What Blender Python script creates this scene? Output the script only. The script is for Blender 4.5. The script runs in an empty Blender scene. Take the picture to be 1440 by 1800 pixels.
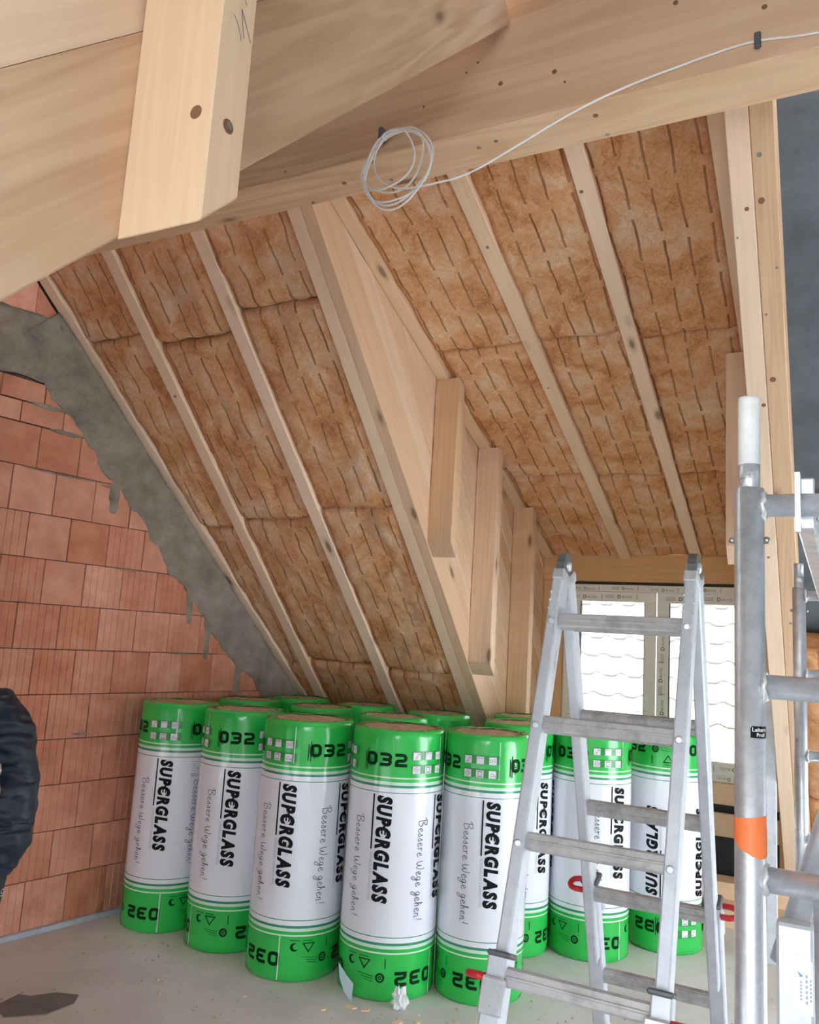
import bpy, bmesh, math, random
from mathutils import Vector, Matrix, noise
random.seed(7)
SC = bpy.context.scene
COL = SC.collection
rad = math.radians

# ------------------------------------------------------------------ camera
def cam_setup():
    yaw, pitch, roll = rad(27.72), rad(8.81), rad(3.49)
    f = Vector((-math.sin(yaw)*math.cos(pitch), math.cos(yaw)*math.cos(pitch), math.sin(pitch)))
    r = Vector((math.cos(yaw), math.sin(yaw), 0))
    u = r.cross(f)
    r2 = math.cos(roll)*r + math.sin(roll)*u
    u2 = -math.sin(roll)*r + math.cos(roll)*u
    cd = bpy.data.cameras.new('camera')
    cd.sensor_fit = 'HORIZONTAL'; cd.sensor_width = 36.0; cd.lens = 36.0*1446/1440
    cd.clip_start = 0.02; cd.clip_end = 200
    o = bpy.data.objects.new('camera', cd); COL.objects.link(o)
    o.matrix_world = Matrix(((r2.x, u2.x, -f.x, 0), (r2.y, u2.y, -f.y, 0), (r2.z, u2.z, -f.z, 1.713), (0, 0, 0, 1)))
    SC.camera = o
cam_setup()

# ------------------------------------------------------------------ light: overcast daylight all around, exposure
w = bpy.data.worlds.new('overcast_sky'); SC.world = w; w.use_nodes = True
bg = w.node_tree.nodes['Background']; bg.inputs[0].default_value = (0.87, 0.945, 1.0, 1); bg.inputs[1].default_value = 1.0
SC.view_settings.view_transform = 'Standard'; SC.view_settings.look = 'None'
SC.view_settings.gamma = 1.0; SC.view_settings.use_curve_mapping = False
SC.view_settings.exposure = 3.6
try:
    SC.cycles.use_denoising = True
    SC.cycles.max_bounces = 8; SC.cycles.diffuse_bounces = 6; SC.cycles.glossy_bounces = 3; SC.cycles.transparent_max_bounces = 8
    SC.cycles.use_adaptive_sampling = True; SC.cycles.adaptive_threshold = 0.08
except Exception: pass

# ------------------------------------------------------------------ helpers
def tag(o, label=None, cat=None, group=None, kind=None):
    if label: o['label'] = label
    if cat: o['category'] = cat
    if group: o['group'] = group
    if kind: o['kind'] = kind
    return o
def empty(name, loc=(0, 0, 0), rotz=0, label=None, cat=None, group=None, kind=None):
    o = bpy.data.objects.new(name, None); COL.objects.link(o)
    o.location = loc; o.rotation_euler = (0, 0, rotz); o.empty_display_size = 0.1
    return tag(o, label, cat, group, kind)
def link(name, me, parent=None, mat=None, M=None):
    o = bpy.data.objects.new(name, me); COL.objects.link(o)
    if mat is not None and not me.materials: me.materials.append(mat)
    if parent is not None: o.parent = parent
    if M is not None: o.matrix_basis = M
    return o
def mesh(name, v, f, smooth=False):
    me = bpy.data.meshes.new(name); me.from_pydata([tuple(p) for p in v], [], f); me.update()
    if smooth:
        for p in me.polygons: p.use_smooth = True
    return me
def bm_mesh(name, bm, smooth=False):
    bmesh.ops.recalc_face_normals(bm, faces=bm.faces)
    me = bpy.data.meshes.new(name); bm.to_mesh(me); bm.free()
    if smooth:
        for p in me.polygons: p.use_smooth = True
    return me
def frame(o, ex, ey, ez):
    ex, ey, ez = Vector(ex), Vector(ey), Vector(ez)
    return Matrix(((ex.x, ey.x, ez.x, o[0]), (ex.y, ey.y, ez.y, o[1]), (ex.z, ey.z, ez.z, o[2]), (0, 0, 0, 1)))
def box_bm(bm, a, b, M=None, bev=0.0):
    vs = [bm.verts.new((x, y, z)) for x in (a[0], b[0]) for y in (a[1], b[1]) for z in (a[2], b[2])]
    fs = [bm.faces.new([vs[i] for i in q]) for q in ((0, 1, 3, 2), (4, 6, 7, 5), (0, 4, 5, 1), (2, 3, 7, 6), (0, 2, 6, 4), (1, 5, 7, 3))]
    if M is not None: bmesh.ops.transform(bm, matrix=M, verts=vs)
    if bev > 0:
        es = list({e for f in fs for e in f.edges})
        bmesh.ops.bevel(bm, geom=es, offset=bev, segments=1, affect='EDGES')
_boxcache = {}
def box_mesh(a, b, bev=0.003):
    k = tuple(round(x, 4) for x in (*a, *b, bev))
    bm = bmesh.new(); box_bm(bm, a, b, None, bev)
    return bm_mesh('box', bm)
def box(name, a, b, mat, parent=None, bev=0.003):
    """axis aligned box; the mesh's local x runs along its longest side so that the grain follows it"""
    a, b = Vector(a), Vector(b); d = b - a
    i = max(range(3), key=lambda k: d[k])
    ex = [Vector((1, 0, 0)), Vector((0, 1, 0)), Vector((0, 0, 1))][i]
    ey = [Vector((0, 1, 0)), Vector((0, 0, 1)), Vector((1, 0, 0))][i]
    ez = ex.cross(ey)
    M = frame(a, ex, ey, ez)
    e = (d[i], d[(i+1) % 3], d[(i+2) % 3])
    return link(name, box_mesh((0, 0, 0), e, min(bev, min(e)*0.3)), parent, mat, M)
def timber(name, p, ex, L, W, D, mat, parent=None, ey=(1, 0, 0), bev=0.003):
    """box from corner p: length L along ex, width W along ey, depth D along ex x ey"""
    ex = Vector(ex).normalized(); ey = Vector(ey).normalized(); ez = ex.cross(ey)
    return link(name, box_mesh((0, 0, 0), (L, W, D), bev), parent, mat, frame(p, ex, ey, ez))
def prism(name, pts, th, M, mat, parent=None, bev=0.0):
    """polygon pts (local x,y) extruded by th along local z"""
    bm = bmesh.new()
    lo = [bm.verts.new((x, y, 0)) for x, y in pts]; hi = [bm.verts.new((x, y, th)) for x, y in pts]
    bm.faces.new(lo[::-1]); bm.faces.new(hi)
    n = len(pts)
    for i in range(n): bm.faces.new((lo[i], lo[(i+1) % n], hi[(i+1) % n], hi[i]))
    if bev: bmesh.ops.bevel(bm, geom=list(bm.edges), offset=bev, segments=1, affect='EDGES')
    return link(name, bm_mesh(name, bm), parent, mat, M)
def tube_bm(bm, pts, r, seg=10, closed=False, caps=True):
    pts = [Vector(p) for p in pts]; n = len(pts); rings = []
    up = None
    for i, p in enumerate(pts):
        if closed: t = pts[(i+1) % n] - pts[i-1]
        else: t = pts[min(i+1, n-1)] - pts[max(i-1, 0)]
        t.normalize()
        if up is None:
            up = t.orthogonal().normalized()
        else:
            up = (up - t*up.dot(t))
            if up.length < 1e-6: up = t.orthogonal()
            up.normalize()
        s = t.cross(up); rr = r[i] if isinstance(r, (list, tuple)) else r
        rings.append([bm.verts.new(p + up*math.cos(2*math.pi*k/seg)*rr + s*math.sin(2*math.pi*k/seg)*rr) for k in range(seg)])
    m = n if closed else n-1
    for i in range(m):
        A, B = rings[i], rings[(i+1) % n]
        for k in range(seg): bm.faces.new((A[k], A[(k+1) % seg], B[(k+1) % seg], B[k]))
    if caps and not closed:
        bm.faces.new(rings[0][::-1]); bm.faces.new(rings[-1])
def tube(name, pts, r, mat, parent=None, seg=12, closed=False, smooth=True, M=None):
    bm = bmesh.new(); tube_bm(bm, pts, r, seg, closed)
    me = bm_mesh(name, bm)
    if smooth:
        for p in me.polygons: p.use_smooth = len(p.vertices) == 4
    return link(name, me, parent, mat, M)
def lathe(name, prof, mat, parent=None, seg=24, loc=(0, 0, 0), M=None):
    v, f = [], []
    for r, z in prof:
        for k in range(seg): v.append((r*math.cos(2*math.pi*k/seg), r*math.sin(2*math.pi*k/seg), z))
    for i in range(len(prof)-1):
        for k in range(seg):
            f.append((i*seg+k, i*seg+(k+1) % seg, (i+1)*seg+(k+1) % seg, (i+1)*seg+k))
    f.append(tuple(range(seg))[::-1]); f.append(tuple((len(prof)-1)*seg+k for k in range(seg)))
    me = mesh(name, v, f)
    for p in me.polygons: p.use_smooth = len(p.vertices) == 4
    o = link(name, me, parent, mat, M)
    if M is None: o.location = loc
    return o
def copy_tree(o, parent=None):
    c = o.copy(); COL.objects.link(c); c.parent = parent
    for ch in list(o.children): copy_tree(ch, c)
    return c
def clip(poly, a, b, c):
    """keep the part of polygon with a*x+b*y <= c"""
    out = []
    for i in range(len(poly)):
        p, q = poly[i], poly[(i+1) % len(poly)]
        dp, dq = a*p[0]+b*p[1]-c, a*q[0]+b*q[1]-c
        if dp <= 0: out.append(p)
        if dp*dq < 0:
            t = dp/(dp-dq); out.append((p[0]+(q[0]-p[0])*t, p[1]+(q[1]-p[1])*t))
    return out

# ------------------------------------------------------------------ materials
def new_mat(name):
    m = bpy.data.materials.new(name); m.use_nodes = True
    return m, m.node_tree.nodes, m.node_tree.links, m.node_tree.nodes['Principled BSDF']
def nd(N, t, **kw):
    n = N.new(t)
    for k, v in kw.items():
        if k.startswith('i_'): n.inputs[k[2:].replace('_', ' ')].default_value = v
        else: setattr(n, k, v)
    return n
def ramp(N, stops, interp='LINEAR'):
    r = N.new('ShaderNodeValToRGB'); r.color_ramp.interpolation = interp
    e = r.color_ramp.elements
    while len(e) < len(stops): e.new(0.5)
    for i, (p, c) in enumerate(stops):
        e[i].position = p; e[i].color = (*c, 1) if len(c) == 3 else c
    return r
def mixc(N, L, fac, a, b, mode='MIX'):
    m = N.new('ShaderNodeMix'); m.data_type = 'RGBA'; m.blend_type = mode
    for s, v in (('Factor', fac), ('A', a), ('B', b)):
        i = [x for x in m.inputs if x.name == s and (x.type == 'RGBA' if s != 'Factor' else x.type == 'VALUE')][0]
        if hasattr(v, 'is_output'): L.new(v, i)
        elif s == 'Factor': i.default_value = v
        else: i.default_value = (*v, 1)
    return [o for o in m.outputs if o.type == 'RGBA'][0]
def mth(N, L, op, a, b=None, c=None):
    m = N.new('ShaderNodeMath'); m.operation = op
    for i, v in enumerate((a, b, c)):
        if v is None: continue
        if hasattr(v, 'is_output'): L.new(v, m.inputs[i])
        else: m.inputs[i].default_value = v
    return m.outputs[0]
def coords(N, L, scale=(1, 1, 1), rnd=True):
    tc = N.new('ShaderNodeTexCoord'); vec = tc.outputs['Object']
    if rnd:
        oi = N.new('ShaderNodeObjectInfo')
        cv = N.new('ShaderNodeVectorMath'); cv.operation = 'MULTIPLY_ADD'
        cx = N.new('ShaderNodeCombineXYZ')
        L.new(oi.outputs['Random'], cx.inputs[0]); L.new(oi.outputs['Random'], cx.inputs[1]); L.new(oi.outputs['Random'], cx.inputs[2])
        L.new(cx.outputs[0], cv.inputs[0]); cv.inputs[1].default_value = (37, 61, 23); L.new(vec, cv.inputs[2])
        vec = cv.outputs[0]
    mp = N.new('ShaderNodeVectorMath'); mp.operation = 'MULTIPLY'; L.new(vec, mp.inputs[0]); mp.inputs[1].default_value = scale
    return mp.outputs[0], vec
def plain(name, col, rough=0.5, metal=0.0, spec=0.5, var=0.0, vscale=8, bump=0.0, bscale=60):
    m, N, L, B = new_mat(name)
    B.inputs['Base Color'].default_value = (*col, 1); B.inputs['Roughness'].default_value = rough
    B.inputs['Metallic'].default_value = metal; B.inputs['Specular IOR Level'].default_value = spec
    if var or bump:
        v, _ = coords(N, L)
    if var:
        n = nd(N, 'ShaderNodeTexNoise', i_Scale=vscale, i_Detail=6.0, i_Roughness=0.65); L.new(v, n.inputs['Vector'])
        r = ramp(N, [(0.3, tuple(max(0, c*(1-var)) for c in col)), (0.7, tuple(min(1, c*(1+var)) for c in col))])
        L.new(n.outputs[0], r.inputs[0]); L.new(r.outputs[0], B.inputs['Base Color'])
    if bump:
        n2 = nd(N, 'ShaderNodeTexNoise', i_Scale=bscale, i_Detail=5.0); L.new(v, n2.inputs['Vector'])
        b = nd(N, 'ShaderNodeBump', i_Strength=bump, i_Distance=0.01); L.new(n2.outputs[0], b.inputs['Height']); L.new(b.outputs[0], B.inputs['Normal'])
    return m
def wood(name, light, dark, streak=0.55, knots=True, rough=0.62, ring=11.0):
    m, N, L, B = new_mat(name)
    v, raw = coords(N, L, (0.55, ring, ring))
    n1 = nd(N, 'ShaderNodeTexNoise', i_Scale=1.0, i_Detail=3.0, i_Roughness=0.5, i_Distortion=0.6); L.new(v, n1.inputs['Vector'])
    # growth ring lines: sine of the broad noise
    s = mth(N, L, 'SINE', mth(N, L, 'MULTIPLY', n1.outputs[0], 46.0))
    s = mth(N, L, 'MULTIPLY_ADD', s, 0.5, 0.5)
    v2, _ = coords(N, L, (4, 160, 160))
    n2 = nd(N, 'ShaderNodeTexNoise', i_Scale=1.0, i_Detail=2.0); L.new(v2, n2.inputs['Vector'])
    v3, _ = coords(N, L, (0.9, 3, 3))
    n3 = nd(N, 'ShaderNodeTexNoise', i_Scale=1.0, i_Detail=2.0); L.new(v3, n3.inputs['Vector'])
    fac = mth(N, L, 'MULTIPLY', mth(N, L, 'MULTIPLY_ADD', s, 0.55, mth(N, L, 'MULTIPLY', n2.outputs[0], 0.45)), streak)
    fac = mth(N, L, 'MULTIPLY', fac, mth(N, L, 'MULTIPLY_ADD', n3.outputs[0], 1.6, -0.1))
    r = ramp(N, [(0.0, light), (1.0, dark)]); L.new(fac, r.inputs[0])
    col = r.outputs[0]
    # broad tint change from board to board
    oi = N.new('ShaderNodeObjectInfo')
    hs = N.new('ShaderNodeHueSaturation'); L.new(col, hs.inputs['Color'])
    L.new(mth(N, L, 'MULTIPLY_ADD', oi.outputs['Random'], 0.16, 0.92), hs.inputs['Value'])
    L.new(mth(N, L, 'MULTIPLY_ADD', oi.outputs['Random'], -0.25, 1.12), hs.inputs['Saturation'])
    col = hs.outputs[0]
    if knots:
        v4, _ = coords(N, L, (1.9, 5.5, 5.5))
        vo = nd(N, 'ShaderNodeTexVoronoi', i_Scale=1.0); L.new(v4, vo.inputs['Vector'])
        k = ramp(N, [(0.06, (1, 1, 1)), (0.10, (0.35, 0.35, 0.35)), (0.17, (0, 0, 0))]); L.new(vo.outputs['Distance'], k.inputs[0])
        col = mixc(N, L, mth(N, L, 'MULTIPLY', k.outputs[0], 0.85), col, tuple(c*0.32 for c in dark))
    L.new(col, B.inputs['Base Color'])
    B.inputs['Roughness'].default_value = rough; B.inputs['Specular IOR Level'].default_value = 0.3
    b = nd(N, 'ShaderNodeBump', i_Strength=0.12, i_Distance=0.004); L.new(n2.outputs[0], b.inputs['Height']); L.new(b.outputs[0], B.inputs['Normal'])
    return m
M_WOOD = wood('spruce_timber', (0.77, 0.55, 0.375), (0.54, 0.315, 0.18))
M_WOODP = wood('pale_planed_spruce', (0.85, 0.635, 0.45), (0.63, 0.41, 0.25), streak=0.4)
M_BOARD = wood('spruce_board', (0.77, 0.555, 0.38), (0.55, 0.33, 0.19), streak=0.65)
M_LARCH = wood('orange_spruce', (0.74, 0.45, 0.22), (0.52, 0.27, 0.11), streak=0.4)
M_RIDGE = wood('ridge_timber', (0.76, 0.52, 0.34), (0.52, 0.27, 0.14), streak=0.75, ring=6.0)
M_NEAR = wood('coarse_grained_spruce', (0.69, 0.475, 0.315), (0.45, 0.25, 0.14), streak=1.0, ring=7.0)
M_END = plain('bolt_steel', (0.32, 0.30, 0.27), 0.4, 0.8)
M_HOLE = plain('drilled_wood', (0.22, 0.11, 0.055), 0.8)
M_ZINC = plain('zinc_screw', (0.45, 0.42, 0.38), 0.35, 0.9)

def mat_wool():
    m, N, L, B = new_mat('glass_wool')
    v, raw = coords(N, L)
    n1 = nd(N, 'ShaderNodeTexNoise', i_Scale=4.5, i_Detail=8.0, i_Roughness=0.7, i_Distortion=0.5); L.new(v, n1.inputs['Vector'])
    n2 = nd(N, 'ShaderNodeTexNoise', i_Scale=30.0, i_Detail=8.0, i_Roughness=0.8, i_Distortion=2.2); L.new(v, n2.inputs['Vector'])
    r1 = ramp(N, [(0.38, (0.53, 0.21, 0.08)), (0.46, (0.79, 0.40, 0.19)), (0.53, (0.88, 0.53, 0.30)), (0.61, (0.95, 0.73, 0.54))])
    L.new(mth(N, L, 'MULTIPLY_ADD', n1.outputs[0], 0.55, mth(N, L, 'MULTIPLY', n2.outputs[0], 0.45)), r1.inputs[0])
    # dashed slits along the batt, their shade put into the colour
    tc = N.new('ShaderNodeTexCoord'); sp = N.new('ShaderNodeSeparateXYZ')
    wob = nd(N, 'ShaderNodeTexNoise', i_Scale=5.0, i_Detail=3.0); L.new(v, wob.inputs['Vector'])
    L.new(tc.outputs['Object'], sp.inputs[0])
    yy = mth(N, L, 'ADD', sp.outputs[1], mth(N, L, 'MULTIPLY_ADD', wob.outputs[0], 0.022, -0.011))
    q = mth(N, L, 'MULTIPLY_ADD', yy, 1/0.108, 100.35)
    lane = mth(N, L, 'FLOOR', q); fr = mth(N, L, 'FRACT', q)
    d = mth(N, L, 'ABSOLUTE', mth(N, L, 'SUBTRACT', fr, 0.5))
    line = mth(N, L, 'LESS_THAN', d, mth(N, L, 'MULTIPLY_ADD', n1.outputs[0], 0.072, 0.014))
    lr = mth(N, L, 'FRACT', mth(N, L, 'MULTIPLY', mth(N, L, 'SINE', mth(N, L, 'MULTIPLY', lane, 12.9)), 43.7))
    px = mth(N, L, 'FRACT', mth(N, L, 'ADD', mth(N, L, 'MULTIPLY', sp.outputs[0], 1/0.29), lr))
    dash = mth(N, L, 'LESS_THAN', px, 0.83)
    thin = mth(N, L, 'GREATER_THAN', n2.outputs[0], 0.40)
    msk = mth(N, L, 'MULTIPLY', mth(N, L, 'MULTIPLY', line, dash), mth(N, L, 'MULTIPLY', mth(N, L, 'MULTIPLY_ADD', thin, 0.35, 0.40), mth(N, L, 'MULTIPLY_ADD', wob.outputs[0], 1.2, 0.25)))
    L.new(mixc(N, L, msk, r1.outputs[0], (0.25, 0.08, 0.022)), B.inputs['Base Color'])
    B.inputs['Roughness'].default_value = 0.95; B.inputs['Specular IOR Level'].default_value = 0.1
    hgt = mth(N, L, 'SUBTRACT', mth(N, L, 'ADD', mth(N, L, 'MULTIPLY', n1.outputs[0], 2.0), n2.outputs[0]), mth(N, L, 'MULTIPLY', msk, 0.4))
    b = nd(N, 'ShaderNodeBump', i_Strength=0.65, i_Distance=0.02); L.new(hgt, b.inputs['Height']); L.new(b.outputs[0], B.inputs['Normal'])
    return m
M_WOOL = mat_wool()
def mat_woolend():
    m, N, L, B = new_mat('rolled_wool_end')
    tc = N.new('ShaderNodeTexCoord')
    n = nd(N, 'ShaderNodeTexNoise', i_Scale=26.0, i_Detail=6.0, i_Roughness=0.7); L.new(tc.outputs['Object'], n.inputs['Vector'])
    r = ramp(N, [(0.3, (0.46, 0.29, 0.19)), (0.7, (0.76, 0.58, 0.44))]); L.new(n.outputs[0], r.inputs[0])
    L.new(r.outputs[0], B.inputs['Base Color']); B.inputs['Roughness'].default_value = 0.9
    wv = nd(N, 'ShaderNodeTexWave', wave_type='RINGS', rings_direction='Z', i_Scale=22.0, i_Distortion=3.0, i_Detail=2.0); L.new(tc.outputs['Object'], wv.inputs['Vector'])
    b = nd(N, 'ShaderNodeBump', i_Strength=0.6, i_Distance=0.01); L.new(mth(N, L, 'ADD', wv.outputs[1] if len(wv.outputs) > 1 else wv.outputs[0], n.outputs[0]), b.inputs['Height']); L.new(b.outputs[0], B.inputs['Normal'])
    return m
M_WEND = mat_woolend()
def mat_film(name, col, rough=0.22):
    m, N, L, B = new_mat(name)
    B.inputs['Base Color'].default_value = (*col, 1); B.inputs['Roughness'].default_value = rough
    v, _ = coords(N, L, (9, 9, 2.2))
    n = nd(N, 'ShaderNodeTexNoise', i_Scale=1.0, i_Detail=4.0, i_Roughness=0.55, i_Distortion=0.8); L.new(v, n.inputs['Vector'])
    b = nd(N, 'ShaderNodeBump', i_Strength=0.22, i_Distance=0.02); L.new(n.outputs[0], b.inputs['Height']); L.new(b.outputs[0], B.inputs['Normal'])
    B.inputs['Coat Weight'].default_value = 0.3; B.inputs['Coat Roughness'].default_value = 0.12
    return m
M_GREEN = mat_film('green_film', (0.028, 0.52, 0.085))
M_WHITE = mat_film('white_film', (0.83, 0.85, 0.93))
M_DGREEN = mat_film('dark_green_stripe', (0.035, 0.30, 0.16))
M_PALE = mat_film('pale_stripe', (0.62, 0.84, 0.72))
M_BLACK = plain('black_print', (0.008, 0.009, 0.011), 0.6, spec=0.15)
M_GREYP = plain('grey_print', (0.35, 0.37, 0.42), 0.4)
M_INK = plain('ink_print', (0.05, 0.055, 0.09), 0.4)
M_GBLACK = plain('dark_print_on_green', (0.003, 0.030, 0.008), 0.6, spec=0.12)
M_GMID = plain('darker_green_print', (0.012, 0.28, 0.045), 0.3)
M_PAPER = plain('white_paper', (0.82, 0.83, 0.86), 0.6)
M_FOILB = plain('pale_blue_film_scrap', (0.55, 0.72, 0.78), 0.4)

def mat_brick():
    m, N, L, B = new_mat('fired_clay')
    v, raw = coords(N, L)
    n = nd(N, 'ShaderNodeTexNoise', i_Scale=7.0, i_Detail=7.0, i_Roughness=0.6); L.new(v, n.inputs['Vector'])
    r = ramp(N, [(0.25, (0.47, 0.175, 0.105)), (0.55, (0.60, 0.26, 0.165)), (0.8, (0.68, 0.34, 0.24))]); L.new(n.outputs[0], r.inputs[0])
    oi = N.new('ShaderNodeObjectInfo'); hs = N.new('ShaderNodeHueSaturation'); L.new(r.outputs[0], hs.inputs['Color'])
    L.new(mth(N, L, 'MULTIPLY_ADD', oi.outputs['Random'], 0.18, 0.90), hs.inputs['Value'])
    L.new(mth(N, L, 'MULTIPLY_ADD', oi.outputs['Random'], -0.15, 1.04), hs.inputs['Saturation'])
    n2 = nd(N, 'ShaderNodeTexNoise', i_Scale=3.0, i_Detail=5.0, i_Roughness=0.8); L.new(v, n2.inputs['Vector'])
    k = ramp(N, [(0.66, (0, 0, 0)), (0.76, (1, 1, 1))]); L.new(n2.outputs[0], k.inputs[0])
    L.new(mixc(N, L, mth(N, L, 'MULTIPLY', k.outputs[0], 0.45), hs.outputs[0], (0.42, 0.33, 0.28)), B.inputs['Base Color'])
    B.inputs['Roughness'].default_value = 0.88; B.inputs['Specular IOR Level'].default_value = 0.2
    n3 = nd(N, 'ShaderNodeTexNoise', i_Scale=90.0, i_Detail=4.0); L.new(v, n3.inputs['Vector'])
    b = nd(N, 'ShaderNodeBump', i_Strength=0.18, i_Distance=0.004); L.new(n3.outputs[0], b.inputs['Height']); L.new(b.outputs[0], B.inputs['Normal'])
    return m
M_BRICK = mat_brick()
M_MORT = plain('mortar_bed', (0.17, 0.115, 0.09), 0.95, var=0.3, vscale=12)
def mat_conc(name, dark, light, scale=3.5, bump=0.5):
    m, N, L, B = new_mat(name)
    v, _ = coords(N, L, rnd=False)
    n = nd(N, 'ShaderNodeTexNoise', i_Scale=scale, i_Detail=9.0, i_Roughness=0.68); L.new(v, n.inputs['Vector'])
    r = ramp(N, [(0.3, dark), (0.72, light)]); L.new(n.outputs[0], r.inputs[0])
    L.new(r.outputs[0], B.inputs['Base Color']); B.inputs['Roughness'].default_value = 0.9; B.inputs['Specular IOR Level'].default_value = 0.25
    n2 = nd(N, 'ShaderNodeTexNoise', i_Scale=45.0, i_Detail=6.0, i_Roughness=0.7); L.new(v, n2.inputs['Vector'])
    b = nd(N, 'ShaderNodeBump', i_Strength=bump, i_Distance=0.012); L.new(n2.outputs[0], b.inputs['Height']); L.new(b.outputs[0], B.inputs['Normal'])
    return m
M_CONC = mat_conc('rough_concrete', (0.18, 0.15, 0.12), (0.41, 0.355, 0.30), scale=6.0, bump=1.0)
def mat_floor():
    m, N, L, B = new_mat('concrete_screed')
    tc = N.new('ShaderNodeTexCoord')
    n = nd(N, 'ShaderNodeTexNoise', i_Scale=1.6, i_Detail=9.0, i_Roughness=0.62); L.new(tc.outputs['Object'], n.inputs['Vector'])
    r = ramp(N, [(0.28, (0.56, 0.53, 0.50)), (0.5, (0.69, 0.675, 0.66)), (0.72, (0.79, 0.785, 0.79))]); L.new(n.outputs[0], r.inputs[0])
    n4 = nd(N, 'ShaderNodeTexNoise', i_Scale=3.2, i_Detail=6.0, i_Roughness=0.75); L.new(tc.outputs['Object'], n4.inputs['Vector'])
    k = ramp(N, [(0.62, (0, 0, 0)), (0.74, (1, 1, 1))]); L.new(n4.outputs[0], k.inputs[0])
    c = mixc(N, L, mth(N, L, 'MULTIPLY', k.outputs[0], 0.4), r.outputs[0], (0.46, 0.33, 0.22))
    n5 = nd(N, 'ShaderNodeTexNoise', i_Scale=55.0, i_Detail=3.0); L.new(tc.outputs['Object'], n5.inputs['Vector'])
    k2 = ramp(N, [(0.70, (0, 0, 0)), (0.76, (1, 1, 1))]); L.new(n5.outputs[0], k2.inputs[0])
    c = mixc(N, L, mth(N, L, 'MULTIPLY', k2.outputs[0], 0.35), c, (0.24, 0.19, 0.15))
    L.new(c, B.inputs['Base Color']); B.inputs['Roughness'].default_value = 0.72
    b = nd(N, 'ShaderNodeBump', i_Strength=0.25, i_Distance=0.006); L.new(n5.outputs[0], b.inputs['Height']); L.new(b.outputs[0], B.inputs['Normal'])
    return m
M_FLOOR = mat_floor()
M_MEMB = plain('grey_underlay_membrane', (0.105, 0.125, 0.15), 0.75, var=0.25, vscale=5, bump=0.3, bscale=25)
M_DARK = plain('black_sealing_sheet', (0.022, 0.024, 0.03), 0.55, var=0.3)
M_STRIP = plain('grey_edge_strip', (0.42, 0.45, 0.50), 0.6, var=0.2)
M_DECK = plain('roof_deck', (0.50, 0.36, 0.23), 0.8, var=0.15)
M_BACK = plain('bounce_lining', (0.46, 0.45, 0.44), 0.7, var=0.05)  # invented lining tone, set for the light it bounces onto the timbers
def mat_alu(name, col=(0.80, 0.84, 0.91), rough=0.24, dirt=0.2, metal=0.75):
    m, N, L, B = new_mat(name)
    v, _ = coords(N, L)
    n = nd(N, 'ShaderNodeTexNoise', i_Scale=14.0, i_Detail=7.0, i_Roughness=0.75); L.new(v, n.inputs['Vector'])
    r = ramp(N, [(0.38, tuple(c*(1-dirt) for c in col)), (0.55, col)]); L.new(n.outputs[0], r.inputs[0]); L.new(r.outputs[0], B.inputs['Base Color'])
    B.inputs['Metallic'].default_value = metal
    rr = ramp(N, [(0.3, (rough+0.25,)*3), (0.7, (rough,)*3)]); L.new(n.outputs[0], rr.inputs[0]); L.new(rr.outputs[0], B.inputs['Roughness'])
    return m
M_ALU = mat_alu('mill_aluminium')
M_ALUW = mat_alu('worn_aluminium', (0.72, 0.76, 0.84), 0.33, 0.12, 0.5)
M_RUNG = mat_alu('dusty_rung_aluminium', (0.56, 0.55, 0.56), 0.42, 0.3, 0.4)
M_HINGE = plain('grey_cast_hinge', (0.16, 0.17, 0.18), 0.45, 0.5)
M_RED = plain('red_plastic', (0.62, 0.02, 0.035), 0.35)
M_ORANGE = plain('orange_tape', (0.95, 0.22, 0.06), 0.5)
M_PAINT = plain('white_paint', (0.80, 0.80, 0.80), 0.55, var=0.1, vscale=20)
M_WELD = plain('weld_bead', (0.78, 0.79, 0.80), 0.5, 0.6, bump=0.5, bscale=90)
M_PVC = plain('white_pvc', (0.90, 0.92, 0.91), 0.35)
M_TAPE = plain('printed_protective_film', (0.86, 0.87, 0.86), 0.45, var=0.03)
M_GASK = plain('black_gasket', (0.03, 0.03, 0.035), 0.6)
M_CABLE = plain('white_cable', (0.88, 0.87, 0.86), 0.45)
M_CLIP = plain('dark_grey_clip', (0.10, 0.11, 0.13), 0.5)
M_PENC = plain('blue_chalk_mark', (0.10, 0.14, 0.26), 0.8)
def mat_glass():
    m, N, L, B = new_mat('window_glass')
    g = N.new('ShaderNodeBsdfGlossy'); g.inputs['Roughness'].default_value = 0.02
    t = N.new('ShaderNodeBsdfTransparent'); t.inputs[0].default_value = (0.93, 0.97, 0.95, 1)
    f = N.new('ShaderNodeFresnel'); f.inputs[0].default_value = 1.45
    mx = N.new('ShaderNodeMixShader'); L.new(f.outputs[0], mx.inputs[0]); L.new(t.outputs[0], mx.inputs[1]); L.new(g.outputs[0], mx.inputs[2])
    L.new(mx.outputs[0], N['Material Output'].inputs[0]); return m
M_GLASS = mat_glass()

# ------------------------------------------------------------------ key dimensions (metres, from the photograph's perspective)
ZR = 6.51                      # main slope underside: z = ZR - y  (45 degrees)
TD = math.tan(rad(21)); ZD = 4.885   # dormer underside: z = ZD - TD*y
YW = 6.40                      # dormer front wall
XC, XR = -2.10, -0.33          # dormer cheek planes
S45 = math.sqrt(0.5)
WA = rad(9.2); WT = math.tan(WA); WX0 = -4.48   # gable wall line: x = WX0 + WT*y
def wallx(y): return WX0 + WT*y
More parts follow.
